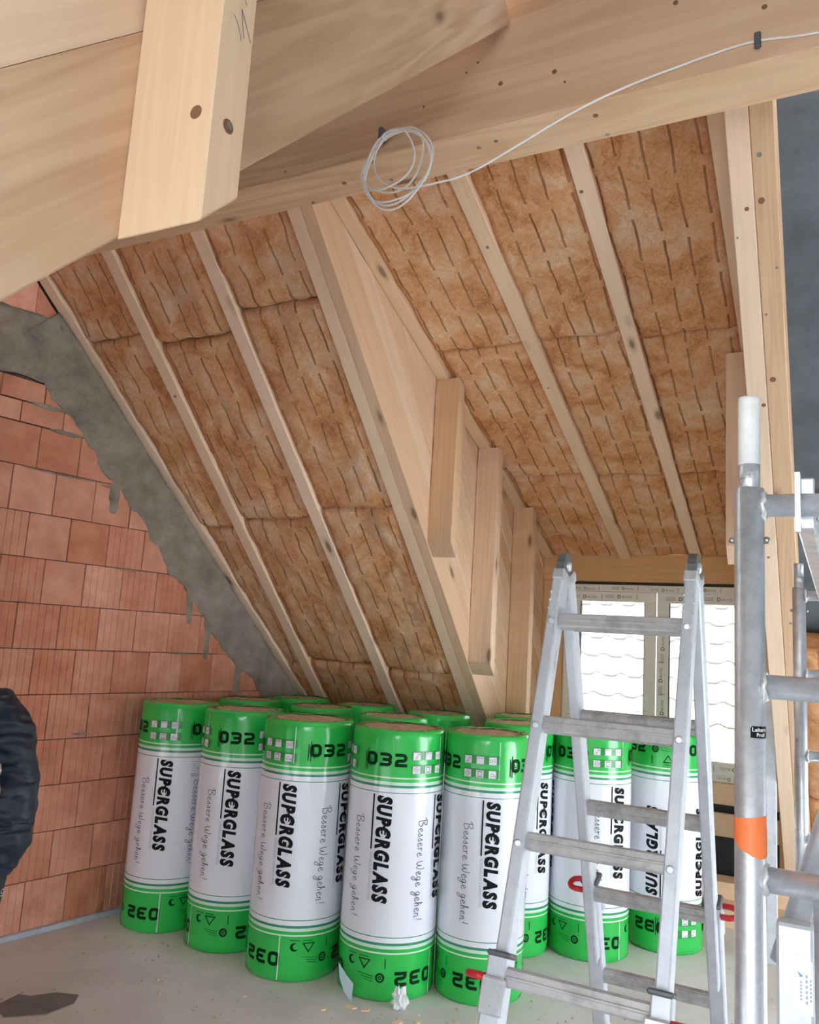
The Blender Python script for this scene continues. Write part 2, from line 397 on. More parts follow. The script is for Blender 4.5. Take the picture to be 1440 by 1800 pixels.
# ------------------------------------------------------------------ floor
fm = mesh('floor', [(-5.15, -3.0, 0), (2.72, -3.0, 0), (2.72, 6.75, 0), (-3.6, 6.75, 0), (-5.15, -3.0, -0.2), (2.72, -3.0, -0.2), (2.72, 6.75, -0.2), (-3.6, 6.75, -0.2)],
          [(0, 1, 2, 3), (7, 6, 5, 4), (0, 4, 5, 1), (1, 5, 6, 2), (2, 6, 7, 3), (3, 7, 4, 0)])
tag(link('floor', fm, None, M_FLOOR), 'bare grey concrete floor with dust and crumbs', kind='structure')

# ------------------------------------------------------------------ gable wall of clay bricks, concrete ring beam and sloping beam
CW = math.cos(WA)
WM = frame((WX0, 0, 0), (math.sin(WA), math.cos(WA), 0), (0, 0, 1), (math.cos(WA), -math.sin(WA), 0))
bpts = [(-1.75/CW, -0.02), (6.72, -0.02), (2.505/CW, 4.305), (-1.75/CW, 0.05)]
WL = Matrix.Translation((0, 0, 0.212))
wall = prism('wall_left', bpts, 0.186, WM @ Matrix.Translation((0, 0, -0.212)), M_MORT)
tag(wall, 'gable wall of orange grooved clay bricks under the sloping roof', kind='structure')
def brick_mesh(w, h, grooves=True, poly=None):
    """grooved face: local x 0..w, y 0..h, face at z = 0, back at -0.03"""
    bm = bmesh.new()
    if poly is None:
        xs = [(0.0, -0.003), (0.003, 0.0)]
        if grooves:
            n = 5
            for i in range(1, n+1):
                c = w*i/(n+1)
                xs += [(c-0.0040, 0.0), (c-0.0012, 0.0042), (c+0.0012, 0.0042), (c+0.0040, 0.0)]
        xs += [(w-0.003, 0.0), (w, -0.003)]
        a = [bm.verts.new((x, 0, z)) for x, z in xs]; b = [bm.verts.new((x, h, z)) for x, z in xs]
        for i in range(len(xs)-1): bm.faces.new((a[i], a[i+1], b[i+1], b[i]))
        c0 = bm.verts.new((0, 0, -0.03)); c1 = bm.verts.new((w, 0, -0.03)); c2 = bm.verts.new((w, h, -0.03)); c3 = bm.verts.new((0, h, -0.03))
        bm.faces.new([c0, c1] + a[::-1]); bm.faces.new([c3] + b + [c2]); bm.faces.new((c0, a[0], b[0], c3)); bm.faces.new((c1, c2, b[-1], a[-1]))
        return bm_mesh('brick', bm)
    lo = [bm.verts.new((x, y, -0.03)) for x, y in poly]; hi = [bm.verts.new((x, y, 0)) for x, y in poly]
    bm.faces.new(lo[::-1]); bm.faces.new(hi)
    for i in range(len(poly)): bm.faces.new((lo[i], lo[(i+1) % len(poly)], hi[(i+1) % len(poly)], hi[i]))
    return bm_mesh('brick', bm)
rows = [(0.012, 0.282)] + [(0.290+0.25*k, 0.535+0.25*k) for k in range(9)] + [(2.540, 2.772), (2.782, 2.893), (2.903, 3.020), (3.40, 3.62), (3.63, 3.86)]
bw = 0.2535; cache = {}
for ri, (z0, z1) in enumerate(rows):
    off = (0.0 if ri % 2 else 0.5)*bw + 0.033
    t0 = 0.9 + off - bw
    k = 0
    while True:
        t = t0 + k*bw; k += 1
        if (t*CW + z0) > (6.47 if z0 > 3.3 else 6.33): break
        poly = [(t+0.002, z0), (t+bw-0.002, z0), (t+bw-0.002, z1), (t+0.002, z1)]
        depth = -0.012 if ri == 0 else random.uniform(-0.003, 0.003)
        grv = ri <= 6 or (ri in (7, 8) and random.random() < 0.4)
        lim = 6.50 if z0 > 3.3 else 6.36
        if (t+bw)*CW + z1 > lim:
            poly = clip(poly, CW, 1.0, lim)
            if len(poly) < 3: continue
            me = brick_mesh(0, 0, poly=[(x-t, y-z0) for x, y in poly])
        else:
            key = (round(z1-z0, 3), grv)
            if key not in cache: cache[key] = brick_mesh(bw-0.004, z1-z0, grv)
            me = cache[key]
        link('brick', me, wall, M_BRICK, WL @ Matrix.Translation((t+0.002, z0, depth)))
# sloping concrete beam (rough lower edge) and horizontal ring beam, children of the wall
def rough_strip(name, n, m, fun, proud, mat):
    v, f = [], []
    for i in range(n+1):
        for j in range(m+1):
            t, z, q = fun(i/n, j/m)
            d = proud*(1-max(0, (q-0.72)/0.28)**2) + 0.010*noise.noise((t*9, z*9, 3.1)) + 0.006*noise.noise((t*31, z*31, 1.7))*(0.4+q)
            v.append((t, z, max(d, -0.015)))
    for i in range(n):
        for j in range(m):
            a = i*(m+1)+j; f.append((a, a+m+1, a+m+2, a+1))
    b0 = len(v)
    # closing skirt back into the wall
    ring = [i*(m+1) for i in range(n+1)] + [n*(m+1)+j for j in range(1, m+1)] + [i*(m+1)+m for i in range(n-1, -1, -1)] + [j for j in range(m-1, 0, -1)]
    for r in ring: v.append((v[r][0], v[r][1], -0.03))
    for i in range(len(ring)):
        j = (i+1) % len(ring); f.append((ring[i], ring[j], b0+j, b0+i))
    me = mesh(name, v, f, True)
    return link(name, me, wall, mat, WL)
def slope_fun(u, q):
    y = 3.05 + u*(6.62-3.05)
    ss = y*2 if False else y
    lowsum = 0.40 + 0.06*noise.noise((y*3.1, 0.3, 0)) + 0.05*noise.noise((y*9.3, 5.3, 0)) + 0.03*noise.noise((y*24, 2.3, 0))
    lowsum += 0.10*max(0, 1-abs(y-3.2)/0.4)
    s = ZR - 0.005 - q*lowsum
    # move down the wall normal to the slope as q grows
    yy = y - q*lowsum*0.5
    return yy/CW, s - yy, q
rough_strip('sloping_concrete_beam', 170, 14, slope_fun, 0.030, M_CONC)
def ring_fun(u, q):
    y = 0.4 + u*(3.02-0.4)
    top = 3.40 + 0.015*noise.noise((y*7, 1, 0)); bot = 3.030 + 0.02*noise.noise((y*5, 9, 0))
    return y/CW, top + (bot-top)*q, q
rough_strip('concrete_ring_beam', 100, 12, ring_fun, 0.022, M_CONC)
def drip(t, z, wd, ln, sd):
    bm = bmesh.new(); n = 10; L_, R_ = [], []
    vs = []
    for i in range(n+1):
        q = i/n; ww = wd*(1-0.25*q)*(1+0.5*noise.noise((q*4, sd, 0)))
        if i == n: ww *= 0.55
        c = 0.012*noise.noise((q*3, sd+5, 0))
        row = [(t+c-ww/2, -0.002), (t+c-ww/3, 0.004), (t+c+ww/3, 0.005), (t+c+ww/2, -0.002)]
        vs.append([bm.verts.new((x, z-ln*q, d)) for x, d in row])
    for i in range(n):
        for j in range(3): bm.faces.new((vs[i][j], vs[i+1][j], vs[i+1][j+1], vs[i][j+1]))
    me = bm_mesh('mortar_drip', bm, True)
    link('mortar_drip', me, wall, M_CONC, WL)
for a in ((3.60, 2.66, 0.085, 0.30, 1), (4.25, 1.95, 0.07, 0.22, 3), (4.42, 1.78, 0.07, 0.28, 5), (4.72, 1.50, 0.08, 0.24, 6)):
    drip(*a)
def smear(t, z, ln, hh, sd):       # mortar squeezed out of a bed joint
    pts = []
    n = 14
    for i in range(n+1):
        q = i/n; pts.append((t+ln*q, z + hh*math.sin(math.pi*q)*(0.5+0.4*noise.noise((q*5, sd, 0)))))
    for i in range(n-1, 0, -1):
        q = i/n; pts.append((t+ln*q, z - hh*math.sin(math.pi*q)*(0.7+0.4*noise.noise((q*5, sd+9, 0)))))
    prism('mortar_smear', pts, 0.010, WL @ Matrix.Translation((0, 0, -0.002)), M_CONC, wall)
for a in ((2.98, 2.90, 0.26, 0.022, 1), (3.12, 2.777, 0.24, 0.022, 2), (3.02, 2.53, 0.5, 0.008, 3), (3.5, 2.52, 0.12, 0.012, 4), (3.6, 2.035, 0.3, 0.005, 5), (4.1, 1.535, 0.22, 0.008, 6), (3.5, 1.06, 0.12, 0.012, 7), (2.9, 0.79, 0.2, 0.004, 8)):
    smear(*a)
# grey edge strip where wall meets floor
bm = bmesh.new(); box_bm(bm, (-2.9, 0.0, -0.012), (6.3, 0.03, 0.018), None, 0.004)
o = link('baseboard_left', bm_mesh('baseboard_left', bm), None, M_STRIP, WM); tag(o, 'grey edge strip along the foot of the brick wall', kind='structure')

# ------------------------------------------------------------------ roof decks (setting)
def slab(name, pts, th, mat, label, up):
    n = len(pts); v = [Vector(p) for p in pts] + [Vector(p)+Vector(up)*th for p in pts]
    f = [tuple(range(n))[::-1], tuple(range(n, 2*n))] + [(i, (i+1) % n, n+(i+1) % n, n+i) for i in range(n)]
    o = link(name, mesh(name, v, f), None, mat); tag(o, label, kind='structure'); return o
N45 = Vector((0, S45, S45)); RD = 0.22          # rafter depth
def mp(x, y, off=0.0):      # point on the main underside plane, lifted by off along its normal
    return Vector((x, y, ZR-y)) + N45*off
ytop = 2.45
o = slab('ceiling_main_left', [mp(wallx(2.4)-0.1, 2.33, RD), mp(-2.12, 2.33, RD), mp(-2.12, 6.6, RD), mp(wallx(6.6)-0.05, 6.6, RD)], 0.03, M_DECK, 'underside of the main roof deck above the insulation, left bay', N45)
o = slab('ceiling_main_right', [mp(-0.33, 2.33, RD), mp(2.6, 2.33, RD), mp(2.6, 6.6, RD), mp(-0.33, 6.6, RD)], 0.03, M_MEMB, 'dark grey roofing underlay beside the right rafter', N45)
ND = Vector((0, math.sin(rad(21)), math.cos(rad(21)))); DD = 0.18
def dp(x, y, off=0.0): return Vector((x, y, ZD-TD*y)) + ND*off
o = slab('ceiling_dormer', [dp(XC-0.05, 2.45, DD), dp(XR+0.05, 2.45, DD), dp(XR+0.05, YW+0.35, DD), dp(XC-0.05, YW+0.35, DD)], 0.03, M_DECK, 'underside of the dormer roof deck above the insulation', ND)

# ------------------------------------------------------------------ rafters of the main slope
EXM = (0, S45, -S45)
def rafter(x0, x1, label, mat=M_WOOD, y0=2.60, y1=6.42, D=RD):
    L = (y1-y0)/S45
    # local z must point up along the roof normal: ex x ey ; ey = -X gives +normal
    o = timber('rafter', mp(x1, y0, 0), EXM, L, x1-x0, D, mat, ey=(-1, 0, 0))
    return tag(o, label, 'rafter', 'rafters of the main slope')
def bowed_gable_rafter():
    y0, y1 = 2.60, 6.35; L = (y1-y0)/S45
    xa, xb = wallx(y0)+0.012, wallx(y1)+0.012
    pts = []
    d = Vector((xb-xa, y1-y0, -(y1-y0))); L = d.length
    ex = d.normalized(); ey = Vector((-1, 0, 0)); ey = (ey - ex*ey.dot(ex)).normalized()
    o = timber('rafter', mp(xa+0.075, y0, 0), ex, L, 0.075, RD, M_WOODP, ey=ey)
    tag(o, 'pale rafter running down right against the brick gable wall', 'rafter', 'rafters of the main slope')
bowed_gable_rafter()
RA0 = rafter(-3.455, -3.375, 'pale rafter second from the brick gable wall', M_WOODP)
rafter(-2.835, -2.752, 'pale rafter third from the brick gable wall', M_WOODP)
rafter(-2.245, -2.170, 'left half of the doubled rafter along the left dormer cheek', M_WOODP)
rafter(-2.168, XC, 'right half of the doubled rafter along the left dormer cheek', M_WOOD)
RA1 = rafter(XR, -0.25, 'left half of the doubled rafter right of the dormer', M_WOODP)
RA2 = rafter(-0.249, -0.168, 'right half of the doubled rafter right of the dormer', M_WOOD)
rafter(0.46, 0.54, 'rafter beyond the scaffold on the far right', M_WOOD)
rafter(1.16, 1.24, 'outermost rafter on the right', M_WOOD)
# dormer rafters
EXD = (0, math.cos(rad(21)), -math.sin(rad(21)))
def drafter(x0, x1, label, mat=M_WOODP):
    y0, y1 = 2.55, YW-0.005
    o = timber('rafter', dp(x1, y0, 0), EXD, (y1-y0)/math.cos(rad(21)), x1-x0, DD-0.002, mat, ey=(-1, 0, 0))
    return tag(o, label, 'rafter', 'rafters of the dormer roof')
drafter(XC+0.001, XC+0.078, 'dormer edge rafter above the left cheek boards')
DR1 = drafter(-1.492, -1.405, 'dormer rafter left of the middle, above the left window sash')
DR2 = drafter(-0.965, -0.885, 'dormer rafter right of the middle, above the ladder top')
drafter(-0.408, XR-0.001, 'dormer edge rafter beside the right doubled rafter')

# ------------------------------------------------------------------ insulation batts
def batt(x0, x1, y0, y1, pt, nv, ang, label, group, sag=0.0):
    """pt(x, y, off) on the underside plane; x range, y range; slightly bulging fluffy underside"""
    ca = math.cos(ang); L = (y1-y0)/ca
    nx, ny = max(8, int(L/0.030)), max(6, int((x1(0.0)-x0(0.0))/0.030)) if callable(x0) else max(6, int((x1-x0)/0.030))
    fx0 = x0 if callable(x0) else (lambda q: x0)
    fx1 = x1 if callable(x1) else (lambda q: x1)
    O = pt((fx0(0)+fx1(0))/2, y0, 0)
    ex = Vector((0, ca, -math.sin(ang))); ey = Vector((-1, 0, 0)); ez = ex.cross(ey)
    Mx = frame(O, ex, ey, ez); Mi = Mx.inverted()
    sd = random.uniform(0, 99)
    v, f = [], []
    for i in range(nx+1):
        q = i/nx; y = y0 + (y1-y0)*q
        for j in range(ny+1):
            s = j/ny; x = fx0(q) + (fx1(q)-fx0(q))*s
            e = min(q, 1-q)*L; es = min(s, 1-s)*(fx1(q)-fx0(q))
            off = 0.012 + 0.016*max(0, 1-e/0.03)**2 + 0.014*max(0, 1-es/0.02)**2
            off += 0.020*noise.noise((x*4.2+sd, y*4.2, 0)) + 0.011*noise.noise((x*13, y*13+sd, 4)) + 0.008*noise.noise((x*31, y*31, sd)) - sag*math.sin(math.pi*s)
            jx = 0.007*noise.noise((x*17, y*17, sd+7))
            v.append(Mi @ (pt(x, y + (jx if 0 < i < nx else 1.3*jx), off)))
    for i in range(nx):
        for j in range(ny):
            a = i*(ny+1)+j; f.append((a, a+1, a+ny+2, a+ny+1))
    n0 = len(v)
    for i in range(nx+1):
        q = i/nx
        for s in (0, 1):
            x = fx0(q) if s == 0 else fx1(q)
            v.append(Mi @ pt(x, y0+(y1-y0)*q, 0.165))
    for i in range(nx):
        a, b = n0+2*i, n0+2*i+2
        f.append((a, i*(ny+1), (i+1)*(ny+1), b)); f.append((i*(ny+1)+ny, a+1, b+1, (i+1)*(ny+1)+ny)); f.append((a, b, b+1, a+1))
    f.append(tuple([n0] + [n0+1] + [j for j in range(ny, -1, -1)])); f.append(tuple([n0+2*nx+1, n0+2*nx] + [nx*(ny+1)+j for j in range(ny+1)]))
    o = link('insulation_batt', mesh('insulation_batt', v, f, True), None, M_WOOL, Mx)
    tag(o, label, 'insulation', group)
    return o
g = 'glass wool batts of the main slope'
A45 = rad(45)
gx = lambda ya, yb: (lambda q: wallx(ya+(yb-ya)*q)+0.089)
def bay(x0, x1, ys, pt, nv, ang, names, group):
    for i in range(len(ys)-1):
        a = x0(ys[i], ys[i+1]) if callable(x0) else x0
        batt(a, x1 if not callable(a) else (lambda q: x1), ys[i]+0.004, ys[i+1]-0.004, pt, nv, ang, names[i], group)
posn = ['topmost', 'second from the top', 'third from the top', 'lowest']
bay(gx, -3.457, [2.62, 3.20, 4.16, 5.02, 6.15], mp, N45, A45, ['brown glass wool batt beside the brick gable, %s of its bay' % p for p in posn], g)
bay(-3.373, -2.837, [2.62, 3.25, 4.12, 5.00, 6.3], mp, N45, A45, ['brown glass wool batt right of the second rafter, %s in bay' % p for p in posn], g)
bay(-2.750, -2.247, [2.62, 3.17, 4.07, 5.03, 6.3], mp, N45, A45, ['brown glass wool batt left of the doubled cheek rafter, %s' % p for p in posn], g)
g = 'glass wool batts of the dormer roof'
A21 = rad(21); p3 = ['topmost', 'middle one', 'lowest']
bay(XC+0.08, -1.494, [2.62, 4.06, 5.30, YW-0.01], dp, ND, A21, ['orange brown glass wool batt along the left dormer cheek, %s' % p for p in p3], g)
bay(-1.403, -0.967, [2.62, 4.06, 5.33, YW-0.01], dp, ND, A21, ['orange brown glass wool batt between the two middle dormer rafters, %s' % p for p in p3], g)
bay(-0.883, -0.410, [2.62, 4.12, 5.33, YW-0.01], dp, ND, A21, ['orange brown glass wool batt nearest the right doubled rafter, %s' % p for p in p3], g)
g = 'glass wool batts beyond the scaffold'
batt(-0.166, 0.458, 4.75, 5.60, mp, N45, A45, 'glass wool batt behind the scaffold on the right, upper of two', g)
batt(-0.166, 0.458, 5.604, 6.35, mp, N45, A45, 'glass wool batt behind the scaffold on the right, lower of two', g)

# ------------------------------------------------------------------ ridge beam
RY0, RY1, RZ0, RZ1 = 2.329, 2.529, 3.423, 3.925
o = box('ridge_beam', (wallx(2.43)-0.05, RY0, RZ0), (2.6, RY1, RZ1), M_RIDGE, None, 0.004)
tag(o, 'deep horizontal spruce ridge beam with white cable on it', 'beam')
ridge = o

# ------------------------------------------------------------------ dormer cheeks: boards between main rafter and dormer rafter
def cheek(name, x, sgn, label, top):
    root = empty(name, (x, 2.7, 0)); tag(root, label, kind='structure')
    Mw = frame((0, 0, 0), (0, 1, 0), (0, 0, 1), (1, 0, 0)); inv = Matrix.Translation((-x, -2.7, 0))
    wv = 0.135/S45          # vertical board pitch
    k = 0
    while k < 26:
        lo = ZR + RD/S45 + k*wv; hi = lo + wv - 0.007
        # strip lo <= y+z <= hi, clipped by dormer underside and the front wall
        YE = YW+0.16
        poly = [(2.55, lo-2.55), (YE, lo-YE), (YE, hi-YE), (2.55, hi-2.55)]
        poly = clip(poly, TD, 1.0, ZD+DD/math.cos(rad(21))-0.002)
        k += 1
        if len(poly) < 3: continue
        jit = 0.002*random.random()
        # local x along the board
        ex = Vector((0, S45, -S45)); ey = Vector((0, S45, S45)); ez = ex.cross(ey)
        O = Vector((x - 0.022 - jit if sgn > 0 else x + 0.002 + jit, poly[0][0], poly[0][1]))
        Mx = frame(O, ex, ey, ez if ez.x > 0 else ez)
        Mi = Mx.inverted()
        pl = [(Mi @ Vector((O.x, a, b))) for a, b in poly]
        pl = [(p.x, p.y) for p in pl]
        th = 0.020 if ez.x > 0 else -0.020
        prism('board', pl, th, inv @ Mx, M_BOARD, root)
    return root
cheek('wall_dormer_left', XC, 1, 'left dormer cheek of sloping spruce boards', ZD)
cheek('wall_dormer_right', XR, -1, 'right dormer cheek of spruce boards', ZD)
def stud(y, x0, x1, label, dy=0.085, mat=M_WOOD, bottom=None):
    zt0, zt1 = ZD-TD*y-0.002, ZD-TD*(y+dy)-0.002
    zb0, zb1 = ZR-y+0.01, ZR-(y+dy)+0.01
    if bottom is not None: zb0 = zb1 = bottom
    # local x vertical, local y along +Y, extruded along local z
    ex = Vector((0, 0, 1)); ey = Vector((0, 1, 0)); ez = ex.cross(ey)     # = -X
    Mx = frame((x1, y, 0), ex, ey, ez)
    o = prism('cheek_stud', [(zb0, 0), (zb1, dy), (zt1, dy), (zt0, 0)], x1-x0, Mx, mat, None, 0.003)
    tag(o, label, 'stud', 'upright studs of the dormer cheeks')
    return o
stud(4.24, XC+0.001, XC+0.150, 'upright stud highest on the left dormer cheek, with cut lower end')
stud(4.92, XC+0.001, XC+0.150, 'upright cracked stud in the middle of the left dormer cheek')
stud(5.64, XC+0.001, XC+0.150, 'upright stud of the left dormer cheek nearest the window', bottom=0.93)
stud(4.26, XR-0.150, XR-0.001, 'upright stud of the right dormer cheek just left of the scaffold tube')
stud(4.94, XR-0.150, XR-0.001, 'middle stud of the right dormer cheek behind the scaffold tube')
stud(5.66, XR-0.150, XR-0.001, 'stud of the right dormer cheek nearest the window', bottom=0.93)

# ------------------------------------------------------------------ dormer front wall
zh = ZD-TD*YW
fw = empty('wall_front', (0, YW, 0)); tag(fw, 'timber dormer front wall around the window', kind='structure')
def fbox(name, a, b, mat, bev=0.003):
    o = box(name, a, b, mat, None, bev); o.parent = fw; o.matrix_basis = Matrix.Translation((0, -YW, 0)) @ o.matrix_basis; return o
fbox('header', (XC, YW, 2.255), (XR, YW+0.14, zh+0.04), M_LARCH)
fbox('jamb_post', (XC, YW+0.002, 0.0), (-1.935, YW+0.14, 2.253), M_LARCH)
fbox('jamb_post', (-0.375, YW+0.002, 0.0), (XR+0.02, YW+0.14, 2.253), M_LARCH)
fbox('sill_rail', (-1.933, YW+0.004, 0.70), (-0.377, YW+0.14, 0.845), M_WOODP)
fbox('board', (-1.933, YW+0.006, 0.485), (-0.377, YW+0.05, 0.640), M_WOODP)
fbox('sealing_sheet', (-1.933, YW+0.09, 0.0), (-0.377, YW+0.13, 0.70), M_DARK, 0.0)
fbox('outer_board', (XC, YW+0.142, 0.0), (XR, YW+0.17, 0.84), M_DECK, 0.0)
fbox('sole_plate', (XC+0.01, 6.02, 0.0), (0.9, 6.20, 0.13), M_WOODP)
fbox('sole_plate', (XC+0.01, 6.20, 0.0), (0.9, YW+0.0, 0.235), M_WOODP)

# ------------------------------------------------------------------ window with printed protective film
win = empty('window_1', (-1.155, YW+0.03, 0.86)); tag(win, 'two sash white plastic window with printed protective film', kind='structure')
WO = Vector(win.location)
def wbox(name, a, b, mat, bev=0.003, parent=None):
    o = box(name, a, b, mat, None, bev); o.matrix_basis = Matrix.Translation(-WO) @ o.matrix_basis; o.parent = win if parent is None else parent; return o
x0, x1, z0, z1 = -1.930, -0.380, 0.850, 2.232; y0 = YW+0.030
wbox('gasket_strip', (x0, y0+0.01, z1), (x1, y0+0.06, z1+0.022), M_GASK, 0)
FW = 0.055
wbox('frame', (x0, y0, z1-FW), (x1, y0+0.07, z1), M_PVC); wbox('frame', (x0, y0, z0), (x1, y0+0.07, z0+0.045), M_PVC)
wbox('frame', (x0, y0+0.001, z0+0.045), (x0+FW, y0+0.07, z1-FW), M_PVC); wbox('frame', (x1-FW, y0+0.001, z0+0.045), (x1, y0+0.07, z1-FW), M_PVC)
XM = -1.212
def sash(a, b, nm):
    s = 0.085; c, d = z0+0.047, z1-FW-0.002
    yy = y0-0.016
    wbox('sash', (a, yy, d-0.075), (b, yy+0.06, d), M_PVC); wbox('sash', (a, yy, c), (b, yy+0.06, c+0.09), M_PVC)
    wbox('sash', (a, yy+0.001, c+0.09), (a+s, yy+0.06, d-0.075), M_PVC); wbox('sash', (b-s, yy+0.001, c+0.09), (b, yy+0.06, d-0.075), M_PVC)
    wbox('glazing_bead', (a+s, yy+0.012, c+0.09), (a+s+0.006, yy+0.05, d-0.075), M_GASK, 0)
    wbox('glazing_bead', (b-s-0.006, yy+0.012, c+0.09), (b-s, yy+0.05, d-0.075), M_GASK, 0)
    wbox('pane', (a+s-0.004, yy+0.030, c+0.086), (b-s+0.004, yy+0.034, d-0.071), M_GLASS, 0)
sash(x0+0.045, XM-0.004, 'left'); sash(XM+0.004, x1-0.045, 'right')
wbox('handle', (XM-0.058, y0-0.055, 1.36), (XM-0.036, y0-0.040, 1.48), M_PVC, 0.006); wbox('handle_base', (XM-0.062, y0-0.041, 1.44), (XM-0.032, y0-0.0165, 1.505), M_PVC, 0.004)

# ------------------------------------------------------------------ flat lettering helpers
def text_polys(body, size=1.0, shear=0.0, offset=0.0, spacing=1.0, sx=1.0):
    """outline text turned into a flat mesh: verts (x, y), triangles"""
    c = bpy.data.curves.new('txt', 'FONT'); c.body = body; c.size = size; c.shear = shear; c.offset = offset; c.space_character = spacing
    c.resolution_u = 3; c.fill_mode = 'BOTH'
    o = bpy.data.objects.new('txt', c); COL.objects.link(o)
    dg = bpy.context.evaluated_depsgraph_get(); me = o.evaluated_get(dg).to_mesh()
    v = [(p.co.x*sx, p.co.y) for p in me.vertices]; f = [tuple(p.vertices) for p in me.polygons]
    bpy.data.objects.remove(o); bpy.data.curves.remove(c)
    return v, f
def stroke(v, f, pts, wd, closed=False):
    """ribbon of width wd along a polyline, mitred"""
    pts = [Vector((p[0], p[1])) for p in pts]; n = len(pts); base = len(v)
    for i in range(n):
        a = pts[i-1] if (i > 0 or closed) else pts[i]; b = pts[(i+1) % n] if (i < n-1 or closed) else pts[i]
        d1 = (pts[i]-a).normalized() if (pts[i]-a).length > 1e-9 else None
        d2 = (b-pts[i]).normalized() if (b-pts[i]).length > 1e-9 else None
        if d1 is None: d1 = d2
        if d2 is None: d2 = d1
        t = (d1+d2); t = t.normalized() if t.length > 1e-6 else d1
        nn = Vector((-t.y, t.x)); k = 1/max(0.5, nn.dot(Vector((-d1.y, d1.x))))
        v.append(tuple(pts[i]+nn*wd*0.5*k)); v.append(tuple(pts[i]-nn*wd*0.5*k))
    for i in range(n if closed else n-1):
        j = (i+1) % n
        f.append((base+2*i, base+2*i+1, base+2*j+1, base+2*j))
def arc(cx, cy, rx, ry, a0, a1, n=8):
    return [(cx+rx*math.cos(rad(a0+(a1-a0)*i/n)), cy+ry*math.sin(rad(a0+(a1-a0)*i/n))) for i in range(n+1)]
def flat_mesh(name, v, f, fn=None, cut=None):
    """v 2D -> mesh; fn maps (x, y) to 3D after the mesh was cut every `cut` in x"""
    bm = bmesh.new(); bv = [bm.verts.new((p[0], p[1], 0)) for p in v]
    for q in f:
        try: bm.faces.new([bv[i] for i in q])
        except ValueError: pass
    if cut:
        xs = [p[0] for p in v]; x = math.floor(min(xs)/cut)*cut
        while x < max(xs):
            bmesh.ops.bisect_plane(bm, geom=bm.verts[:]+bm.edges[:]+bm.faces[:], plane_co=(x, 0, 0), plane_no=(1, 0, 0)); x += cut
    if fn:
        for q in bm.verts: q.co = fn(q.co.x, q.co.y)
    me = bpy.data.meshes.new(name); bm.to_mesh(me); bm.free(); return me
def digits032(hh=0.066, wd=0.056, gap=0.013, st=0.0165):
    v, f = [], []; r = 0.014; a = st/2
    def rr(x0, y0, x1, y1):
        return arc(x1-r, y1-r, r, r, 0, 90, 4)+arc(x0+r, y1-r, r, r, 90, 180, 4)+arc(x0+r, y0+r, r, r, 180, 270, 4)+arc(x1-r, y0+r, r, r, 270, 360, 4)
    X = -(3*wd+2*gap)/2
    stroke(v, f, rr(X+a, a, X+wd-a, hh-a), st, True)
    X += wd+gap
    stroke(v, f, [(X, hh-a)]+arc(X+wd-a-r, hh-a-r*0.9, r, r*0.9, 90, 0, 4)+arc(X+wd-a-r*0.8, hh*0.5+r*0.75, r*0.8, r*0.75, 0, -90, 4)+[(X+0.012, hh*0.5)], st*0.93)
    stroke(v, f, [(X+0.012, hh*0.5)]+arc(X+wd-a-r*0.8, hh*0.5-r*0.75, r*0.8, r*0.75, 90, 0, 4)+arc(X+wd-a-r, a+r*0.9, r, r*0.9, 0, -90, 4)+[(X, a)], st*0.93)
    X += wd+gap
    stroke(v, f, [(X, hh-a)]+arc(X+wd-a-r, hh-a-r*0.9, r, r*0.9, 90, 0, 4)+arc(X+wd-a-r, hh*0.5+r*0.5, r, r*0.7, 0, -90, 4)+arc(X+a+r, hh*0.5-r*0.9, r, r*0.7, 90, 180, 4)+[(X+a, a), (X+wd, a)], st*0.93)
    return v, f
SCRIPT = {   # handwritten strokes on a unit x-height
    'B': (1.5, [[(0.2, 1.9), (0.25, 0.0)], [(-0.3, 1.5), (0.2, 2.0), (0.9, 2.0), (1.0, 1.6), (0.5, 1.1), (1.1, 0.9), (1.2, 0.35), (0.7, 0.0), (0.25, 0.1)]]),
    'e': (0.95, [[(0.1, 0.45), (0.5, 0.55), (0.65, 0.8), (0.45, 1.0), (0.2, 0.75), (0.15, 0.35), (0.35, 0.03), (0.65, 0.05), (0.9, 0.3)]]),
    's': (0.85, [[(0.0, 0.2), (0.35, 0.75), (0.45, 1.0), (0.5, 0.6), (0.62, 0.25), (0.4, 0.0), (0.15, 0.12)]]),
    'r': (0.85, [[(0.0, 0.8), (0.2, 0.95), (0.2, 0.0)], [(0.2, 0.6), (0.4, 0.95), (0.7, 0.9)]]),
    'W': (1.7, [[(0.0, 1.5), (0.1, 0.5), (0.35, 0.0), (0.65, 0.4), (0.75, 1.1), (0.8, 0.4), (1.05, 0.0), (1.35, 0.6), (1.4, 1.6), (1.2, 1.9)]]),
    'g': (1.0, [[(0.65, 0.85), (0.35, 1.0), (0.1, 0.6), (0.25, 0.15), (0.55, 0.3), (0.68, 0.85), (0.6, -0.4), (0.25, -0.95), (-0.05, -0.7), (0.35, -0.15), (0.9, 0.3)]]),
    'h': (0.95, [[(0.1, 0.3), (0.35, 1.6), (0.2, 1.7), (0.2, 0.0)], [(0.2, 0.5), (0.45, 0.95), (0.62, 0.7), (0.65, 0.0)]]),
    'n': (0.95, [[(0.1, 0.9), (0.15, 0.0)], [(0.15, 0.55), (0.4, 0.95), (0.58, 0.7), (0.6, 0.0), (0.85, 0.1)]]),
    '!': (0.6, [[(0.35, 1.9), (0.25, 0.6)], [(0.2, 0.12), (0.24, 0.0)]]), ' ': (0.75, [])}
